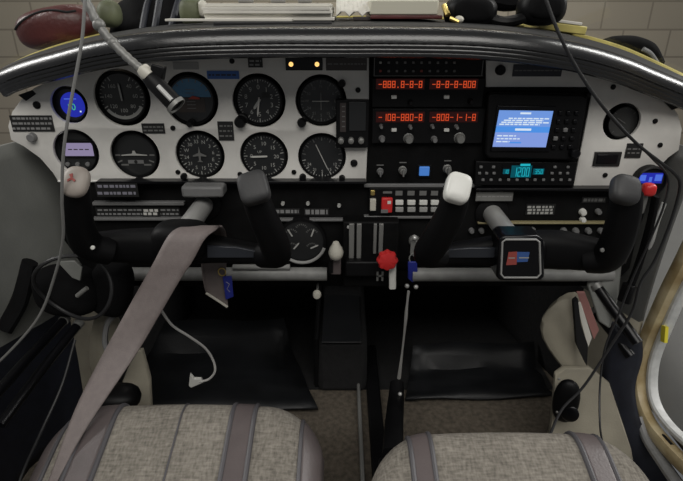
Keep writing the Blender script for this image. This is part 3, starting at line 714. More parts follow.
# ---- lower panel odds and ends
root = thing('fuel_gauge', 'round cluster dial with a silver lower rim, between the pilot yoke and throttles', 'dial gauge', P(302, 240, -.01), GROUP)
c = P(302, 240, -.012); R = 24 * pxm(240, -.012)
new('black_plastic').lathe(c, (0, -1, 0), [(.006, R * .9), (.006, R), (.002, R * 1.02), (-.01, R)], 40).build('bezel', root)
m = new('placard_grey')
arc = [c + Vector((math.sin(math.radians(a)) * R * .97, -.007, math.cos(math.radians(a)) * R * .97)) for a in range(108, 253, 6)]
m.sweep(arc, .0030, n=8, up=(0, 1, 0)); m.build('lower_rim', root)
m = new('dial_black').lathe(c, (0, -1, 0), [(.003, R * .9), (.003, 0)], 40); Y = c.y - .0036
for a0, cx, cz in ((-60, -.42, .28), (60, .42, .28), (-110, -.42, -.35), (110, .42, -.35), (0, 0, .5)):
    q = c + Vector((cx * R, 0, cz * R)); m.use('dial_mark_dim')
    for k in range(7): tick(m, q, -60 + 20 * k, R * .20, R * .27, R * .03, Y)
m.build('dial', root)
for cx, cz, a in ((-.42, .28, -30), (.42, .28, 20), (-.30, -.30, 40), (.42, -.30, 65)):
    needle(root, c + Vector((cx * R, 0, cz * R)), a, R * .30, R * .05, Y - .002, 'dial_mark')
def dimmer(label, u, v, r, mt, grp='round knobs along the lower copilot panel'):
    o = new(mt).lathe(P(u, v, -.006), (0, -1, 0), [(0, r * 1.1), (.004, r * 1.1), (.005, r), (.009, r * .85), (.010, 0)], 14).build('circuit_breaker'); tag(o, label, 'circuit breaker', grp)
RW = ['first', 'second', 'third', 'fourth', 'fifth']
dimmer('tiny round breaker just right of the white-capped yoke grip', 471, 230, .0045, 'grey_plastic'); dimmer('tiny round breaker between the white-capped grip and copilot yoke shaft', 481, 230, .0045, 'grey_plastic')
dimmer('round breaker alone just right of the copilot yoke shaft', 532, 229.5, .005, 'grey_plastic')
for i, u in enumerate((563, 575, 587.5, 600, 611)): dimmer('round breaker, %s of five under the yellowish line, counted towards the dark grip' % RW[i], u, 230, .0052, 'grey_plastic')
for u, v, n, r in ((582, 211.5, 'upper bright white dot on the lower copilot panel', .0058), (582, 219, 'lower bright white dot on the lower copilot panel', .0048)): dimmer(n, u, v, r, 'white_plastic', 'white dots on the copilot panel')
dimmer('dim grey dot right of the two white dots', 597.5, 211, .0048, 'grey_plastic', 'white dots on the copilot panel')

# ---- throttle quadrant
root = thing('throttle_quadrant', 'dark throttle housing with vertical silver bars in the middle of the panel', 'throttle quadrant', P(365, 285, -.04))
b = new('black_crackle'); rbox(b, 343, 222, 398, 287, -.040, -.006); b.build('housing', root, bevel=.003)
for u, w, mt in ((351.5, 2.6, 'dull_silver'), (359, 2.4, 'dull_silver'), (375, 1.6, 'dull_silver'), (381, 2.2, 'dull_silver')):
    b = new(mt); rbox(b, u - w, 224, u + w, 261 if u < 365 else 254, -.045, -.040); b.build('guide_bar', root, bevel=.001)
b = new('black_plastic'); rbox(b, 345, 262, 397, 277, -.060, -.036); b.build('friction_bar', root, bevel=.003)
b = new('dull_silver'); rbox(b, 376.5, 272, 378.5, 281, -.062, -.058); rbox(b, 381.5, 272, 383.5, 281, -.062, -.058); rbox(b, 376.5, 275.5, 383.5, 277, -.062, -.058); b.build('friction_clip', root)
new('silver').lathe(P(348.5, 227, -.040), (0, -1, 0), [(0, .003), (.002, .0026), (.003, 0)], 12).build('screw', root)
root = thing('throttle_lever', 'cream pear-shaped lever knob on a brown stem, left of the silver bars', 'lever', P(336, 275, -.05))
b = new('cream_plastic').lathe(P(336, 258, -.075), (0, -.12, 1), [(-.002, .006), (.004, .0115), (.012, .0128), (.020, .0105), (.027, .0065), (.031, .005), (.0325, 0)], 20); b.build('knob', root)
b = new('mauve_vinyl'); rbox(b, 330.5, 256, 341, 275, -.066, -.05); b.build('stem', root, bevel=.002)
b = new('black_plastic'); rbox(b, 328.5, 261, 333, 273, -.069, -.066); b.build('slot', root)
root = thing('mixture_lever', 'bright red fluted lever knob over a short white stem', 'lever', P(390, 290, -.05))
c = P(387, 259, -.085); m = new('red_plastic')
def flute(h, r): return [c + Vector((0, -h, 0)) + Vector((math.cos(2 * math.pi * k / 48), 0, math.sin(2 * math.pi * k / 48))) * (r * (1 + .07 * math.cos(8 * 2 * math.pi * k / 48))) for k in range(48)]
prev = None
for h, r in ((-.004, .011), (-.001, .0165), (.006, .0172), (.011, .0150), (.013, .009), (.0135, .0)):
    ring = [m.bm.verts.new(p) for p in flute(h, r)] if r else [m.bm.verts.new(c + Vector((0, -h, 0)))]
    if prev:
        for k in range(48):
            q = list(dict.fromkeys([prev[k], prev[(k + 1) % 48], ring[(k + 1) % len(ring)], ring[k % len(ring)]]))
            m.face(q)
    prev = ring
m.build('knob', root)
new('white_plastic').sweep([P(392.5, 262, -.078), P(392.5, 288, -.078)], .0062, .0050, n=12, up=(0, 1, 0), power=3).build('stem', root)
root = thing('ignition_key', 'silver key hanging with a dark blue fob beside the red knob', 'key', P(412, 268, -.05))
new('dull_silver').lathe(P(414, 240, -.006), (0, -1, 0), [(0, .010), (.006, .010), (.008, .008), (.008, 0)], 18).build('barrel', root)
new('silver').ell(P(414.5, 237.5, -.036), (.0048, .006, .0048)).build('ball', root)
new('dull_silver').prism(PP([(411, 241, -.032), (418, 241, -.032), (419, 254, -.032), (415.5, 258, -.032), (410, 254, -.032)]), (0, .003, 0)).build('key_blade', root, bevel=.0006)
ringp = [P(413.5, 258.5, -.034) + Vector((math.cos(a * math.pi / 9) * .0075, math.sin(a * math.pi / 9) * .002, math.sin(a * math.pi / 9) * .0085)) for a in range(18)]
new('dull_silver').sweep(ringp, .0013, n=6, closed=True, up=(0, 1, 0)).build('ring', root)
new('blue_tag').prism(PP([(408, 262, -.038), (417, 262, -.038), (418, 275, -.038), (413, 283, -.038), (408, 279, -.038)]), (0, .004, 0)).build('fob', root, bevel=.0012)
for u, v in ((407, 286), (416, 287)): new('silver').ell(P(u, v, -.036), (.0045, .004, .0045), n=12, m=8).build('charm', root)
o = new('silver').sweep(smooth(PP([(408.5, 291, -.04), (407, 305, -.04), (405.5, 322, -.035), (403, 345, -.02), (401, 362, -.01), (399, 378, 0)]), 5), [.0026, .0022, .0034, .0022, .002, .003, .004], n=8).build('brake_rod')
tag(o, 'thin worn silver rod hanging below the key towards the floor lever', 'rod')
root = thing('push_pull_knob', 'small cream knob under the panel, below the cream throttle knob', 'knob', P(317, 294, -.03))
new('cream_plastic').lathe(P(317, 294, -.045), (0, -1, 0), [(-.004, .004), (-.002, .0075), (.004, .008), (.008, .006), (.009, 0)], 16).build('button', root)
new('dull_silver').rod(P(317, 294, -.044), P(317, 294, -.045) + Vector((0, .06, .0)), .0022).build('stem', root)
b = new('black_matte'); q = P(317, 294, -.045) + Vector((0, .06, .026)); b.box(q, (.03, .004, .075)); b.build('bracket', root)

# ---- control yokes
def cap_frame(c, ax, mt, name, rx, rz, th, root, power=3.2, roll=0.):
    """a rounded cap facing along ax"""
    ax = Vector(ax).normalized(); side = Vector((1, 0, 0)); side = (side - ax * side.dot(ax)).normalized(); up = side.cross(ax) * -1
    if roll: side, up = side * math.cos(roll) + up * math.sin(roll), up * math.cos(roll) - side * math.sin(roll)
    R = Matrix((side, ax, up)).transposed()
    m = new(mt).ell(c, (rx, th, rz), R, n=28, m=14, power=power)
    return m.build(name, root), R
def yoke(name, label, shaft, hub, grips, bar, slate, Y=-.165):
    root = thing(name, label, 'control yoke', P(*hub, Y), 'control yokes')
    s0 = P(*shaft, -.004); h = P(*hub, Y + .02); s1 = Vector((s0.x, Y + .02, s0.z))
    new('silver').sweep([s0, s1], .0165, n=20, up=(0, .1, 1)).build('shaft', root)
    new('black_plastic').lathe(s0, (0, -1, 0), [(-.002, .030), (.006, .029), (.010, .022), (.010, .0165)], 24).build('collar', root)
    m = new('grip_black').ell(Vector((s0.x, Y + .012, (s0.z + P(*hub, Y).z) / 2)), (.042, .030, abs(s0.z - P(*hub, Y).z) / 2 + .024), power=3.2, n=24, m=14); m.build('hub', root)
    new('grip_black').sweep(smooth(PP(bar['pts']), 6), bar['a'], bar['b'], n=16, up=(0, 1, 0), power=2.6).build('crossbar', root)
    for pts, a, b in grips: new('grip_black').sweep(smooth(PP(pts), 6), a, b, n=16, up=(0, 1, 0), power=2.5).build('grip', root, bevel=.002)
    for pl in slate: new('slate_plate').prism(PP(pl), (0, .004, 0)).build('cover_plate', root, bevel=.001)
    return root
yl = yoke('control_yoke', 'pilot control yoke with the seat strap hung over its shaft', (205, 203), (168, 246),
    [([(76, 186, -.215), (77, 205, -.21), (80, 228, -.20), (90, 246, -.185), (112, 252, -.17)], [.0165, .018, .019, .021, .021], [.016, .018, .019, .020, .019]),
     ([(254, 192, -.215), (262, 214, -.21), (273, 240, -.195), (276, 254, -.18), (262, 256, -.165)], [.018, .019, .021, .022, .018], [.017, .018, .019, .019, .018])],
    {'pts': [(92, 247, -.17), (125, 246, -.155), (168, 247, -.150), (215, 249, -.150), (275, 256, -.165)], 'a': [.021, .026, .030, .021, .013], 'b': [.016, .018, .022, .018, .012]},
    [[(207, 246, -.172), (236, 247, -.172), (260, 252, -.176), (258, 258, -.176), (207, 258, -.172)]])
b = new('grey_plastic'); rbox(b, 181, 187, 223, 198, -.055, -.020); b.build('shaft_clamp', yl, bevel=.004)
c = P(76, 182, -.232)
cp, Rc = cap_frame(c, (0, -.80, .60), 'beige_cap', 'grip_cap', .0168, .0205, .010, yl, 2.6, -.15)
m = new('red_mark')
def on_cap(s, t): return c + Rc @ Vector((s * .0195, .0117, t * .0255))
sg = 1 if (Rc @ Vector((0, 1, 0))).y < 0 else -1
def on_cap(s, t): return c + Rc @ Vector((s * .0150, sg * .0104, t * .0185))
m.prism([on_cap(-.32, .30), on_cap(-.05, .42), on_cap(.05, .12), on_cap(.34, -.02), on_cap(.30, -.16), on_cap(-.02, -.04), on_cap(-.28, -.22), on_cap(-.36, -.08), on_cap(-.12, .10)], (0, -.0008, .0006))
o = m.build('cap_emblem', cp)
new('white_plastic').lathe(P(93, 247.5, -.208), (0, -1, .2), [(0, .0032), (.002, .0028), (.003, 0)], 12).build('push_button', yl)
cap_frame(P(254, 188, -.230), (-.1, -.80, .60), 'dark_grey_cap', 'grip_cap', .0195, .0215, .012, yl, 4.0, .28)
yr = yoke('control_yoke', 'copilot control yoke with a red and blue badge at its hub', (491, 212), (521, 258),
    [([(457, 190, -.215), (450, 214, -.21), (436, 240, -.195), (428, 254, -.18), (440, 256, -.165)], [.018, .019, .021, .021, .018], [.017, .018, .019, .019, .018]),
     ([(627, 193, -.215), (624, 215, -.21), (617, 240, -.20), (606, 258, -.185), (586, 260, -.17)], [.019, .0205, .0215, .022, .021], [.017, .019, .020, .020, .019])],
    {'pts': [(428, 256, -.165), (470, 252, -.150), (521, 250, -.150), (560, 250, -.155), (604, 256, -.17)], 'a': [.013, .019, .030, .030, .024], 'b': [.012, .016, .020, .022, .018]},
    [[(446, 250, -.172), (470, 248, -.172), (503, 248, -.172), (503, 258, -.172), (447, 258, -.172)]])
b = new('black_gloss').prism(PP([(504, 236, -.19), (538, 236, -.19), (544, 240, -.19), (545, 277, -.19), (541, 281, -.19), (500, 281, -.19), (496.5, 277, -.19), (499, 240, -.19)]), (0, .04, 0)); bp = b.build('hub_badge', yr, bevel=.003)
fr = [(505.5, 239.5), (536, 239.5), (539.5, 242), (540.5, 274), (537, 277.5), (504, 277.5), (501, 274), (502.5, 242)]
new('placard_grey').sweep(PP([(u, v, -.1905) for u, v in fr]), .0015, n=6, closed=True, up=(0, 1, 0)).build('badge_rim', bp)
m = new('red_mark').prism(PP([(508.5, 252, -.1905), (517, 251.5, -.1905), (516.5, 264.5, -.1905), (506, 265, -.1905)]), (0, -.0006, 0))
m.use('blue_logo').prism(PP([(517, 251.8, -.1905), (529.5, 252, -.1905), (527.5, 261.5, -.1905), (516.7, 262, -.1905)]), (0, -.0006, 0))
m.use('placard_grey'); rquad(m, 519, 257.2, 529, 258.4, -.1914); rquad(m, 508.5, 257.5, 515, 258.5, -.1914)
m.build('badge_emblem', bp)
cap_frame(P(457.5, 188.5, -.232), (.1, -.80, .60), 'white_plastic', 'grip_cap', .0165, .0200, .012, yr, 3.6, -.26)
cap_frame(P(625, 190, -.232), (.1, -.80, .60), 'dark_grey_cap', 'grip_cap', .0185, .0195, .012, yr, 3.2, -.22)
new('dull_silver').lathe(P(602, 250, -.208), (0, -1, .2), [(0, .0032), (.002, .0028), (.003, 0)], 12).build('push_button', yr)

# ---- seat strap hung on the pilot yoke
def ribbon(L, R, name, root, mt='belt_web', th=.0022):
    a = smooth(PP(L), 8); b = smooth(PP(R), 8)
    return new(mt).grid([[p.lerp(q, k / 6) for k in range(7)] for p, q in zip(a, b)]).build(name, root, solid=th)
st = thing('seat_strap', 'mauve grey seat strap draped over the pilot yoke and down beside the cushion', 'seat strap', P(80, 430, -.34))
ribbon([(190, 226, -.155), (177, 229, -.175), (167, 238, -.193), (154, 262, -.207), (144, 280, -.215), (130, 305, -.228), (100, 360, -.27), (75, 410, -.33), (50, 477, -.40), (36, 515, -.44)],
       [(219, 226, -.155), (217, 229, -.175), (205, 239, -.193), (192, 262, -.207), (180, 280, -.215), (160, 314, -.235), (138, 351, -.262), (88, 426, -.345), (58, 481, -.405), (42, 520, -.445)], 'webbing', st)
ribbon([(190, 226, -.155), (196, 234, -.120), (200, 252, -.108), (202, 272, -.105), (206, 292, -.105), (214, 299, -.106)], [(222, 226, -.155), (226, 234, -.120), (227, 252, -.108), (226, 272, -.105), (227, 292, -.105), (228, 306, -.106)], 'strap_end', st)
new('cream_plastic').sweep(PP([(206, 293, -.108), (217, 300, -.109), (227.5, 307, -.109)]), .0022, n=8).build('stitched_edge', st)
root = thing('blue_tag', 'small royal blue tag hanging at the end of the seat strap', 'tag', P(228, 288, -.112))
new('blue_tag').prism(PP([(222.5, 277, -.114), (231.5, 276, -.114), (233.5, 297, -.114), (225.5, 300, -.114)]), (0, .003, 0)).build('tag_body', root, bevel=.001)
m = new('screen_mauve'); MATS['screen_mauve']; m = new('text_lilac').sweep(PP([(226, 282, -.1145), (229.5, 284, -.1145), (227, 289, -.1145), (230, 292, -.1145)]), .0007, n=5); m.build('tag_mark', root)
new('brass').sweep([P(222, 272, -.112) + Vector((math.cos(a * math.pi / 7) * .006, 0, math.sin(a * math.pi / 7) * .007)) for a in range(14)], .0011, n=6, closed=True, up=(0, 1, 0)).build('ring', root)

# ---- cords
def cord(name, label, pts, r, mt, cat='cord', k=8):
    o = new(mt).sweep(smooth(PP(pts), k), r, n=8, up=(0, 1, .1)).build(name); return tag(o, label, cat, None)
cord('hanging_cord', 'grey cord hanging in front of the blue round display and pilot grip', [(88, -30, -.20), (85, 0, -.215), (82, 40, -.225), (74, 85, -.235), (67, 125, -.245), (63, 160, -.25), (62, 200, -.25), (63, 238, -.24), (55, 275, -.23), (38, 318, -.23), (3, 358, -.24), (-20, 375, -.25)], [.0020] * 12, 'cable_grey')
cord('hanging_cord', 'dark cord crossing the lip and small dark dial down to the red knob', [(535, -30, -.16), (546, 0, -.17), (560, 36, -.18), (579, 72, -.18), (604, 108, -.175), (634, 141, -.17), (660, 162, -.165), (674, 173, -.16), (680, 184, -.155), (676, 205, -.15), (667, 232, -.15), (654, 262, -.15), (640, 284, -.15), (632, 312, -.15), (612, 344, -.155), (584, 386, -.17), (563, 408, -.19), (552, 430, -.22), (548, 445, -.235)], .0022, 'cable_dark')
cord('looping_cord', 'second dark cord looping beside the red knob down to the cream pocket', [(634, 141, -.165), (652, 158, -.14), (668, 178, -.12), (664, 205, -.12), (650, 240, -.12), (634, 275, -.12), (617, 318, -.13), (605, 348, -.14), (600, 385, -.16), (600, 425, -.20), (603, 445, -.215)], .0017, 'cable_dark')
root = thing('charging_cable', 'white cable with an open-ended plug dangling in the pilot footwell', 'cable', P(195, 380, -.12))
new('cable_white').sweep(smooth(PP([(154, 296, -.20), (160, 308, -.19), (172, 325, -.17), (190, 337, -.15), (205, 348, -.13), (213, 360, -.12), (215, 371, -.12), (209, 379, -.12), (199, 382, -.12)]), 8), .0022, n=8).build('lead', root)
new('white_plastic').prism(PP([(190, 374, -.121), (194, 379, -.121), (201, 379, -.121), (203, 383, -.121), (191, 388, -.121), (188.5, 386, -.121)]), (0, .006, 0)).build('plug', root, bevel=.001)
# gooseneck lamp
root = thing('gooseneck_lamp', 'silver jointed arm ending in a dark barrel over the blue sky dial', 'lamp', P(163, 92, -.20))
arm = smooth(PP([(62, -45, -.17), (86, 0, -.175), (98, 24, -.18), (112, 42, -.185), (128, 58, -.19), (143, 71, -.195)]), 8)
new('dull_silver').sweep(arm, [.0056 if i % 3 else .0048 for i in range(len(arm))], n=12).build('arm', root)
m = new('dull_silver')
m.ell(P(99, 25, -.18), (.0078, .007, .0078), n=14, m=8); m.ell(P(113, 43, -.185), (.007, .0065, .007), n=14, m=8); m.build('joint', root)
new('cream_plastic').lathe(P(144.5, 71, -.198), (P(180, 108, -.21) - P(144.5, 71, -.198)), [(-.006, .004), (-.004, .008), (.004, .0095), (.009, .0085), (.010, 0)], 18).build('collar', root)
a0 = P(147, 75, -.198); a1 = P(177, 106, -.208); ax = a1 - a0; ln = ax.length
new('black_plastic').lathe(a0, ax, [(0, 0), (0, .008), (ln * .2, .0108), (ln * .85, .0112), (ln * .97, .011), (ln * .97, 0)], 24).build('lamp_head', root)
new('dull_silver').lathe(a0, ax, [(ln * .92, .0112), (ln * .92, .0124), (ln * 1.02, .0124), (ln * 1.02, .0105), (ln * .98, .0105)], 24).build('ring', root)
q = P(158, 86, -.214); new('silver').sweep([q, q + (a1 - a0) * .45], .0030, n=8).build('clip', root)
b = new('black_plastic').box(P(158, 72, -.196), (.016, .014, .018), Matrix.Rotation(.3, 3, 'Y')); b.build('bracket', root, bevel=.002)

# ---- red knob at the far end
root = thing('cabin_knob', 'small bright red knob on a silver stem by the blue digits', 'knob', P(645, 190, -.05))
q = P(648.5, 189.5, -.075)
new('red_plastic').ell(q, (.0105, .010, .0105), n=18, m=12, power=3).build('knob', root)
new('dull_silver').sweep(PP([(645.5, 194, -.07), (643.5, 203, -.068), (640, 214, -.066)]), .0048, n=10).build('stem', root)
new('black_plastic').sweep(PP([(640, 212, -.066), (633, 232, -.06), (622, 262, -.05)]), .0065, n=10).build('arm', root)
o = new('weather_strip').sweep(smooth(PP([(664, 203, -.02), (657, 222, -.02), (652, 240, -.015), (649, 248, -.01)]), 4), .005, .004, n=8).build('grey_tube'); tag(o, 'short pale grey tube on the cabin side below the red knob', 'tube')
root = thing('harness_buckle', 'black strap and buckle hanging on the cabin side right of the red knob', 'buckle', P(650, 250, -.06))
new('black_fabric').sweep(smooth(PP([(656, 196, -.07), (650, 225, -.07), (640, 260, -.07), (628, 292, -.075)]), 5), .0085, .004, n=10, power=3).build('strap', root)
new('black_plastic').sweep(PP([(630, 284, -.075), (624, 302, -.078)]), .012, .008, n=10, power=3.4).build('buckle_body', root, bevel=.002)

# ---- black tubular rails low on both sides
def rail(label, pts, r):
    root = thing('support_tube', label, 'tube', P(*pts[-1]), 'black tubes low on the cabin sides')
    p = PP(pts); new('black_gloss').sweep(p, r, n=14).build('tube', root)
    d = (p[-1] - p[0]).normalized(); new('dull_silver').sweep([p[0], p[0] + d * .010], r * 1.15, n=14).build('ferrule', root)
rail('upper of two glossy black tubes slanting down under the black pouch', [(66, 318, -.10), (30, 356, -.20), (-6, 396, -.30)], .0075)
rail('lower of two glossy black tubes slanting down under the black pouch', [(80, 322, -.10), (40, 372, -.20), (0, 425, -.29)], .0075)
rail('upper of two glossy black tubes beside the cream pocket', [(595, 284, -.03), (614, 310, -.06), (638, 343, -.11)], .0095)
rail('lower of two glossy black tubes beside the cream pocket', [(592, 308, -.02), (610, 330, -.05), (631, 356, -.09)], .0085)
cord('thin_cable', 'thin dark cable running down beside the pilot cushion', [(75, 340, -.16), (62, 385, -.22), (42, 430, -.28), (24, 470, -.34), (15, 495, -.37)], .0022, 'cable_dark')

# black pouch with a cord ring at the pilot's side
root = thing('equipment_pouch', 'round black pouch with a thin cord ring at the left cabin side', 'pouch', P(70, 310, -.08))
new('black_fabric').ell(P(68, 290, -.10), (.056, .030, .046), power=2.6, n=24, m=14).build('body', root)
new('black_fabric').ell(P(112, 288, -.085), (.034, .028, .052), Matrix.Rotation(.25, 3, 'Y'), power=3, n=20, m=12).build('side_pocket', root)
c = P(74, 288, -.145)
rg = [c + Vector((math.cos(2 * math.pi * k / 40) * .060, .010 * math.sin(2 * math.pi * k / 40 * 2), math.sin(2 * math.pi * k / 40) * .056)) for k in range(40)]
new('cable_dark').sweep(rg, .0032, n=8, closed=True, up=(0, 1, 0)).build('cord_ring', root)
new('dull_silver').sweep(PP([(77, 296, -.150), (87, 288, -.150)]), .0036, n=10).build('toggle', root)
new('side_vinyl').prism(PP([(57, 262, -.150), (74, 261, -.150), (82, 268, -.150), (80, 281, -.150), (72, 278, -.150)]), (0, .004, 0)).build('wall_glimpse', root, bevel=.001)  # added grey piece, stands in for the cabin side seen past the pouch
new('black_fabric').sweep(smooth(PP([(30, 262, -.07), (20, 300, -.09), (4, 330, -.12)]), 5), [.020, .026, .022], [.012] * 3, n=12).build('strap', root)

# ================================================================== FOOTWELLS
def pocket(sg, label, pts, inner, grp='cream map pockets'):
    root = thing('map_pocket', label, 'map pocket', P(*pts[0]), grp)
    a = PP(pts); m = new('kick_cream')
    N = len(a); cen = sum(a, Vector()) / N; off = Vector((-sg * .022, -.020, 0))
    rings = [a, [p.lerp(cen, .06) + off * .7 for p in a], [p.lerp(cen, .25) + off for p in a], [p.lerp(cen, .65) + off * 1.1 for p in a]]
    V = [[m.bm.verts.new(p) for p in r] for r in rings]
    for r0, r1 in zip(V, V[1:]):
        for k in range(N): m.face([r0[k], r0[(k + 1) % N], r1[(k + 1) % N], r1[k]])
    m.face(V[-1]); m.build('shell', root, sub=1)
    if inner: new('black_matte').prism(PP(inner), (0, .006, 0)).build('opening', root, bevel=.001)
    return root
PKT = pocket(1, 'bulging cream map pocket under the far end of the panel', [(542, 312, -.02), (560, 295, -.02), (577, 289, -.02), (583, 300, -.03), (581, 335, -.04), (592, 382, -.055), (584, 388, -.055), (560, 358, -.035), (542, 332, -.02)], None)
pk = new('black_matte').prism(PP([(574, 302, -.085), (578, 299, -.085), (581, 325, -.087), (588, 345, -.087), (587, 366, -.087), (577, 345, -.085)]), (0, .01, 0)).build('opening', PKT)
o = new('pink_paper').prism(PP([(577, 293, -.06), (585, 293, -.06), (599, 330, -.08), (594, 340, -.08)]), (.0, .004, .002)).build('folded_chart', bevel=.0005)
tag(o, 'folded pink chart standing behind the bulging cream pocket', 'chart')
o = new('paper').prism(PP([(577, 305, -.066), (581, 303, -.066), (592, 338, -.084), (588, 348, -.084)]), (.0, .004, .002)).build('white_sheet', bevel=.0005)
tag(o, 'white sheet tucked beside the folded pink chart', 'sheet')
o = new('side_vinyl').prism(PP([(586, 284, -.03), (604, 270, -.03), (622, 262, -.03), (618, 300, -.05), (610, 330, -.07), (598, 322, -.06)]), (.01, .02, .0)).build('vinyl_gusset', bevel=.004)
tag(o, 'grey vinyl gusset below the far yoke grip, beside the black tubes', 'trim panel')
pocket(-1, 'cream map pocket half hidden behind the seat strap', [(92, 318, -.02), (104, 306, -.02), (118, 310, -.03), (122, 335, -.04), (118, 370, -.05), (104, 392, -.05), (92, 385, -.04), (88, 350, -.03)], None)
o = new('grey_plastic').sweep(smooth(PP([(118, 312, -.07), (108, 322, -.075), (105, 340, -.08), (108, 352, -.085)]), 5), .007, .005, n=10, power=3).build('grab_loop'); tag(o, 'grey curved loop on the cream pocket behind the strap', 'handle')
# black oval speaker low on the right kick panel
root = thing('floor_speaker', 'black oval speaker with small pale screws, low between cords and far cushion', 'speaker', P(567, 425, -.14))
R = Matrix.Rotation(math.radians(-28), 3, 'Z')
c = P(566, 401, -.135)
new('black_plastic').ell(c, (.022, .014, .046), R, power=2.3, n=26, m=14).build('shell', root)
new('black_gloss').ell(c + Vector((.004, -.014, -.016)), (.0155, .006, .018), R, n=20, m=10).build('cone', root)
for u, v in ((559, 379), (577, 414), (557, 412)): new('dull_silver').ell(P(u, v, -.152), (.0024, .002, .0024), n=10, m=6).build('screw', root)
b = new('kick_cream').prism(PP([(566, 370, -.08), (590, 368, -.08), (610, 384, -.09), (632, 450, -.13), (640, 500, -.16), (540, 500, -.16), (553, 420, -.13), (556, 375, -.10)]), (.0, .012, .0)); 
o = b.build('kick_board', bevel=.003); tag(o, 'cream kick board behind the black oval speaker', 'trim panel')
o = new('kick_cream').prism(PP([(134, 352, -.02), (142, 350, -.01), (150, 380, -.02), (152, 425, -.05), (128, 425, -.07), (118, 392, -.05)]), (0, .012, 0)).build('kick_board', bevel=.003); tag(o, 'cream kick board behind the strap at the pilot cushion corner', 'trim panel')
o = new('black_plastic').ell(P(118, 398, -.12), (.040, .030, .022), power=2.6).build('fuel_selector'); tag(o, 'low black lump between the strap and the pilot cushion', 'fuel selector')
# mats
o = new('footwell_shade').box((0, .29, .001), (1.0, .36, .004)).build('shade_carpet'); tag(o, 'carpet with the forward footwell shade put into its colour, under the rubber mats', 'carpet')  # extra near-black layer standing in for shade on the forward floor
def mat_pad(label, corners, z):
    def F0(u, v): d = ray(u, v); return CAM + d * ((z - CAM.z) / d.z)
    q = [F0(*c) for c in corners]; rows = []
    for i in range(9):
        a = q[0].lerp(q[3], i / 8); b = q[1].lerp(q[2], i / 8)
        rows.append([a.lerp(b, k / 8) + Vector((0, 0, .010 * math.sin(i * .9 + k * .5) ** 2 + (.05 * max(0, 1 - i / 2.0)))) for k in range(9)])
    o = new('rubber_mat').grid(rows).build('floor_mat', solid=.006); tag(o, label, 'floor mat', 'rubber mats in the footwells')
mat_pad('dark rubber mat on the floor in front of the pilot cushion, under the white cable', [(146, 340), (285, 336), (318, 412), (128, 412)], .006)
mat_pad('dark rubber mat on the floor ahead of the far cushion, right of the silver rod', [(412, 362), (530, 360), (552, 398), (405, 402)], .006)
# tunnel
root = thing('centre_tunnel', 'dark carpeted tunnel rising between the two footwells', 'tunnel', Vector((.008, .28, 0)))
m = new('footwell_shade')
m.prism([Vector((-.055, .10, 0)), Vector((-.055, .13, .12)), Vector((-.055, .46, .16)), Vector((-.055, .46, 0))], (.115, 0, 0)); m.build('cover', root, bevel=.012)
new('rubber_mat').prism([Vector((-.045, .122, .122)), Vector((-.045, .30, .143)), Vector((-.045, .30, .147)), Vector((-.045, .122, .126))], (.09, 0, 0)).build('top_pad', root, bevel=.0015)
new('black_plastic').sweep([Vector((-.058, .12, .003)), Vector((-.058, .13, .125)), Vector((-.058, .44, .165))], .006, n=8).build('edge_strip', root)
root = thing('flap_lever', 'long black floor lever with a small chrome button, between the cushions', 'lever', P(397, 450, -.20))
new('black_plastic').sweep(smooth([P(397, 384, -.02), P(396, 400, -.06), P(394, 425, -.14), P(393, 455, -.22)], 5), [.014, .016, .017, .018], [.012, .013, .014, .014], n=14, power=3).build('arm', root)
new('silver').ell(P(400, 394, -.060), (.0042, .0042, .0042), n=12, m=8).build('button', root)
new('black_plastic').box(P(395, 478, -.24) + Vector((0, .0, -.02)), (.05, .08, .05)).build('bracket', root, bevel=.004)
def floorbar(label, u0, u1, w, mt):
    p0 = P(u0, 366, .19); p0.z = .022
    o = new(mt).box(((P(u0, 400, .06).x), .00, .011), (w, .52, .022)).build('seat_rail', bevel=.003); tag(o, label, 'seat rail', 'rails on the floor between the cushions')
floorbar('narrow dark floor rail left of the broad one, between the cushions', 359, 359, .008, 'dull_silver')
floorbar('broad black floor rail beside the floor lever', 374, 374, .030, 'black_plastic')

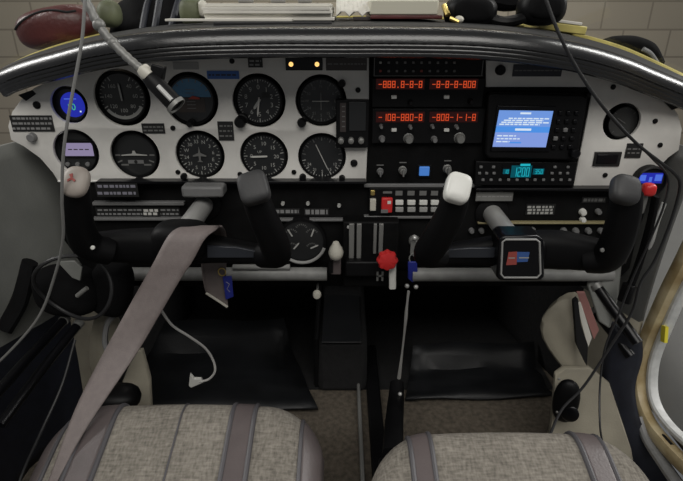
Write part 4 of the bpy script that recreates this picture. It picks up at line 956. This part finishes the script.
# ================================================================== SEATS
TILT = math.tan(math.radians(15))
def seat(label, xc, hw, yf, zf, rc, stripes, bol, seam, ln=.46):
    root = thing('seat_cushion', label, 'seat', Vector((xc, yf - ln / 2, 0)), 'tweed seat cushions')
    RR = .055
    def sdf(x, y):                                        # distance inside the rounded rectangle
        cx, cy = 0, -ln / 2; qx = abs(x - cx) - (hw - rc); qy = abs(y - cy) - (ln / 2 - rc)
        return -(math.hypot(max(qx, 0), max(qy, 0)) + min(max(qx, qy), 0) - rc)
    def H(x, y, lift=0.):
        d = max(0, min(sdf(x, y), RR)); t = 1 - d / RR
        z = zf + TILT * y - RR * .9 * (1 - math.sqrt(max(0, 1 - t ** 2.4))) + .012 * (1 - (x / hw) ** 2)
        return z
    def pt(x, y, lift=0.):
        e = .002; g = Vector((-(H(x + e, y) - H(x - e, y)) / (2 * e), -(H(x, y + e) - H(x, y - e)) / (2 * e), 1)).normalized()
        return Vector((xc + x, yf + y, H(x, y))) + g * lift
    # outline of the rounded rectangle, clockwise from the front
    out = []
    for qx, qy, a0 in ((hw - rc, -rc, 90), (hw - rc, -ln + rc, 0), (-hw + rc, -ln + rc, -90), (-hw + rc, -rc, -180)):
        for k in range(13): a = math.radians(a0 - 90 * k / 12); out.append((qx + rc * math.cos(a), qy + rc * math.sin(a)))
    full = []
    for (x0, y0), (x1, y1) in zip(out, out[1:] + out[:1]):
        n = max(1, int(math.hypot(x1 - x0, y1 - y0) / .02))
        for k in range(n): full.append((lerp(x0, x1, k / n), lerp(y0, y1, k / n)))
    m = new('tweed'); N = len(full); cen = (0, -ln / 2); rings = []
    fr = [1, .995, .985, .97, .95, .92, .88, .83, .76, .66, .5, .3]
    rings.append([m.bm.verts.new((xc + x * .97, yf + (y + ln / 2) * .97 - ln / 2, zf + TILT * y - .155)) for x, y in full])
    rings.append([m.bm.verts.new((xc + x, yf + y, zf + TILT * y - .10)) for x, y in full])
    for f in fr: rings.append([m.bm.verts.new(pt(cen[0] + (x - cen[0]) * f, cen[1] + (y - cen[1]) * f)) for x, y in full])
    for r0, r1 in zip(rings, rings[1:]):
        for k in range(N): m.face([r0[k], r0[(k + 1) % N], r1[(k + 1) % N], r1[k]])
    m.face(rings[-1]); m.face(rings[0][::-1]); m.build('cushion', root, ang=60)
    def yfront(x):                                        # front edge at this x
        ax = abs(x); return 0 if ax < hw - rc else -rc + math.sqrt(max(0, rc * rc - (ax - hw + rc) ** 2))
    def pipe(x, r=.0034):
        y0 = yfront(x) - .0008; pts = [Vector((xc + x, yf + y0, zf + TILT * y0 - .09)), Vector((xc + x, yf + y0 + .0005, zf + TILT * y0 - .055))] + [pt(x, y0 - .33 * (k / 26) ** 1.6, .001) for k in range(27)]
        return new('piping').sweep(pts, r, n=8, up=(1, 0, 0)).build('piping', root)
    def band(x0, x1, name):
        rows = []
        for k in range(27):
            f = .33 * (k / 26) ** 1.6; row = []
            for j in range(7):
                x = lerp(x0, x1, j / 6); row.append(pt(x, max(yfront(x) - .0006 - f, -ln + .02), .0018))
            rows.append(row)
        low = [Vector((xc + lerp(x0, x1, j / 6), yf + yfront(lerp(x0, x1, j / 6)) + .0018, zf - .09)) for j in range(7)]
        return new('mauve_vinyl').grid([low] + rows).build(name, root, solid=.0012, ang=60)
    for x0, x1 in stripes: band(x0, x1, 'vinyl_stripe'); pipe(x0); pipe(x1)
    for x0, x1 in bol: band(x0, x1, 'side_bolster'); pipe(x0 if x0 > 0 else x1, .0028)
    for x in seam:
        pts = [pt(x, -.002 - .33 * (k / 26) ** 1.6, .0006) for k in range(27)]; new('piping').sweep(pts, .0014, n=6, up=(1, 0, 0)).build('seam', root)
    new('black_plastic').box((xc, yf - ln / 2 - .01, .085), (hw * 1.6, ln * .8, .13)).build('seat_base', root, bevel=.008)
    return root
seat('pilot tweed seat cushion with mauve stripes, beside the seat strap', -.214, .190, -.280, .319, .078, [(-.128, -.092), (.066, .096)], [(.160, .1885), (-.1885, -.158)], [-.002])
seat('copilot tweed seat cushion with mauve stripes, beside the gold door frame', .214, .182, -.331, .317, .080, [(-.126, -.100), (.088, .119)], [], [])

# ================================================================== THINGS ON THE GLARESHIELD
def top(u, v, Y): return P(u, v, Y)
root = thing('paper_stack', 'loose stack of cream papers on the middle of the glareshield', 'papers', P(268, 20, .06))
zb = P(268, 20.5, .04).z
for k in range(5):
    x0 = P(208 + random.uniform(-2, 2), 20, .04).x; x1 = P(333 + random.uniform(-3, 2), 20, .04).x
    new('paper').box(((x0 + x1) / 2, .13 + random.uniform(-.006, .006), zb + .0025 + .005 * k), (x1 - x0, .20, .0046), Matrix.Rotation(random.uniform(-.03, .03), 3, 'Z')).build('sheet', root, bevel=.0006)
m = new('black_matte').box((P(277, 24, .03).x, .10, zb - .005), (P(332, 20, .04).x - P(222, 20, .04).x, .26, .008)); m.build('paper_shadow', root, bevel=.002)  # black slab stands in for the shadow beneath the papers
m = new('paper_print')
for x in (-.06, .0, .05): m.box((P(268, 20, .04).x + x, .20, zb + .030), (.025, .03, .006))
m.build('clip', root, bevel=.002)
o = new('paper').box((P(232, 20, .045).x, .032, zb + .001), (.20, .03, .0035), Matrix.Rotation(-.02, 3, 'Z')).build('loose_page', bevel=.0005); tag(o, 'loose white page edge poking out below the cream paper stack', 'page')
root = thing('folded_map', 'crumpled cream map between the paper stack and the pale book', 'map', P(354, 17, .08))
rows = [[Vector((lerp(P(336, 17, .07).x, P(380, 17, .07).x, i / 10), .07 + .12 * j / 6, P(350, 19, .07).z + .004 + .030 * (j / 6) + .010 * math.sin(i * 2.1 + j) ** 2)) for i in range(11)] for j in range(7)]
new('paper').grid(rows).build('sheet', root, solid=.002, ang=20)
new('placard_brown').box(P(362, 18.5, .075), (.03, .01, .006)).build('binding', root, bevel=.001)
root = thing('flight_book', 'pale cream book with a dark cover edge, left of the headset', 'book', P(405, 18, .06))
z0 = P(405, 19.5, .06).z
x0 = P(370, 16, .06).x; x1 = P(438, 16, .06).x
new('book_cream').box(((x0 + x1) / 2, .15, z0 + .018), (x1 - x0, .18, .022)).build('pages', root, bevel=.002)
new('maroon_leather').box(((x0 + x1) / 2 + .004, .15, z0 + .0035), (x1 - x0 + .006, .186, .006)).build('cover', root, bevel=.0015)
root = thing('headset', 'black headset with two ear cups lying on the glareshield', 'headset', P(480, 20, .05))
for u, v, d in ((470, 12, (.044, .034, .027)), (541, 8, (.040, .032, .028))):
    c = P(u, v, .09)
    cup = new('black_plastic').ell(c, d, power=2.6, n=22, m=12).build('ear_cup', root); new('black_fabric').ell(c + Vector((0, -.024, .002)), (d[0] * .75, .012, d[2] * .7), power=2.6, n=20, m=10).build('ear_pad', cup)
hb = [P(462, 6, .13), P(480, -2, .15), P(507, 3, .15), P(528, 0, .15), P(543, 4, .13)]
new('black_fabric').sweep(smooth(hb, 6), .014, .022, n=10, up=(0, 1, 0), power=3).build('headband', root)
new('black_plastic').sweep(smooth(PP([(488, 18, .08), (505, 22, .07), (524, 18, .08)]), 5), [.010, .013, .010], [.009] * 3, n=10).build('yoke_arm', root)
root = thing('headset_plug', 'small brass headset plugs between the book and the headset', 'plug', P(448, 16, .05))
new('brass').sweep(PP([(444, 5, .06), (446, 11, .055), (448, 15, .05)]), .0045, n=10).build('tip', root)
new('cream_plastic').ell(P(459, 19.5, .05), (.008, .007, .006), n=12, m=8).build('sleeve', root)
new('brass').sweep(PP([(450, 18, .05), (459, 22, .045)]), .0035, n=8).build('tip', root)
o = new('yellow_paint').box(P(509, 26.6, .10), (.044, .03, .005)).build('pencil_case', bevel=.0015); tag(o, 'thin yellow pencil case lying just below the headset', 'case')
root = thing('yellow_folder', 'yellow folder sticking out right of the headset', 'folder', P(560, 26, .14))
a, b = P(536, 27, .14), P(584, 27, .14)
new('yellow_paint').box(((a.x + b.x) / 2, .17, P(560, 30, .14).z + .004), (b.x - a.x, .09, .014), Matrix.Rotation(.12, 3, 'Y')).build('cover', root, bevel=.002)
new('paper').box(((a.x + b.x) / 2 - .004, .165, P(560, 30, .14).z + .0145), (b.x - a.x - .012, .08, .005), Matrix.Rotation(.12, 3, 'Y')).build('pages', root, bevel=.001)
root = thing('jacket', 'black folded jacket at the pilot end of the glareshield', 'jacket', P(150, 28, .16))
rows = []
for j in range(11):
    row = []
    for i in range(21):
        s_ = i / 20; t = j / 10; u = lerp(110, 192, s_)
        b0 = P(u, lerp(33, 27, s_), .13); hgt = .085 * math.sin(math.pi * min(1., .06 + s_ * .94)) ** .35
        row.append(Vector((b0.x, .13 + .13 * t, b0.z - .004 + hgt * math.sin(math.pi * .5 * min(1, t * 1.7)) + .006 * math.sin(i * 1.1 + j * .5) * min(1, t * 3))))
    rows.append(row)
new('black_fabric').grid(rows).build('cloth', root, solid=.008, ang=80)
for i in (8, 11, 15): new('navy_trim').sweep([rows[j][i] + Vector((.003 * j, -.004, .002)) for j in range(0, 7)], .006, n=8).build('fold', root)
o = new('olive').ell(P(110, 14, .10), (.018, .026, .022), power=2.4).build('olive_pouch'); tag(o, 'small olive pouch right behind the jointed lamp arm', 'pouch')
root = thing('olive_bag', 'olive and cream bag between the black jacket and the paper stack', 'bag', P(193, 20, .12))
new('olive').ell(P(192, 12, .12), (.020, .025, .022), power=2.8).build('body', root)
new('cream_plastic').ell(P(203, 9, .11), (.008, .010, .014), power=2.6).build('flap', root)
# cream grip of the lamp bracket
root = thing('maroon_cushion', 'maroon leather headrest pad with a dark crease, outside the yellow strip', 'cushion', P(52, 44, .16))
R = Matrix.Rotation(math.radians(-9), 3, 'Y')
c = P(60, 27.5, .17)
new('maroon_leather').ell(c, (.074, .05, .036), R, power=2.7, n=30, m=16).build('pad', root)
crease = [c + R @ Vector((x, -.050 * (max(0, 1 - (abs(x) / .074) ** 2.7 - (abs(z) / .036) ** 2.7)) ** (1 / 2.7), z)) for x, z in [(-.064 + .0044 * k, .008 + .020 * math.sin(math.pi * min(1, k / 24) * .8)) for k in range(28)]]
new('black_matte').sweep(crease, .0022, n=6).build('crease', root)
root = thing('black_bolster', 'dark curved pad outside the yellow strip at the far end of the glareshield', 'pad', P(630, 58, .16))
new('black_fabric').sweep(smooth(PP([(600, 47, .17), (614, 45, .17), (632, 46, .17), (646, 51, .17), (656, 64, .17)]), 6), [.010, .016, .018, .017, .012], [.022] * 5, n=14, power=2.6, up=(0, 1, 0)).build('pad', root)
new('grey_strip').sweep(smooth(PP([(643, 49, .140), (651, 54, .140), (658, 64, .140)]), 4), .004, n=8).build('edge_strap', root)
new('black_fabric').sweep(PP([(618, 50, .17), (655, 58, .17)]), [.010, .012], [.02] * 2, n=10, up=(0, 1, 0)).build('base', root)

# ================================================================== LIGHT, CAMERA
def area(name, loc, target, size, e, col=(1, 1, 1)):
    l = bpy.data.lights.new(name, 'AREA'); l.shape = 'RECTANGLE'; l.size, l.size_y = size; l.energy = e; l.color = col
    o = bpy.data.objects.new(name, l); COL.objects.link(o); o.location = loc
    o.rotation_euler = (Vector(target) - Vector(loc)).to_track_quat('-Z', 'Y').to_euler()
area('hangar_lamp_rear', (.1, -2.2, 2.9), (0, 0, .5), (3.4, 1.5), 66, (1, .97, .92))
area('hangar_lamp_port', (-2.5, .45, 2.15), (-.2, 0, .6), (.35, 1.5), 40, (1, .98, .95))
area('hangar_lamp_starboard', (2.5, .45, 2.15), (.2, 0, .6), (.35, 1.5), 42, (1, .98, .95))
area('hangar_lamp_front', (0, 2.6, 3.1), (0, 3.9, .8), (3.5, .4), 75, (1, .96, .88))
w = bpy.data.worlds.new('hangar_ambient'); SC.world = w; w.use_nodes = True
w.node_tree.nodes['Background'].inputs[0].default_value = (.95, .97, 1, 1); w.node_tree.nodes['Background'].inputs[1].default_value = .12
cam = bpy.data.cameras.new('camera'); co = bpy.data.objects.new('camera', cam); COL.objects.link(co)
cam.sensor_width = 36; cam.lens = F / 683 * 36; cam.clip_start = .01
co.location = CAM; co.rotation_euler = (math.radians(90) - PITCH, 0, 0)
SC.camera = co
SC.view_settings.view_transform = 'Standard'; SC.view_settings.look = 'None'; SC.view_settings.gamma = 1; SC.view_settings.use_curve_mapping = False
SC.view_settings.exposure = 0
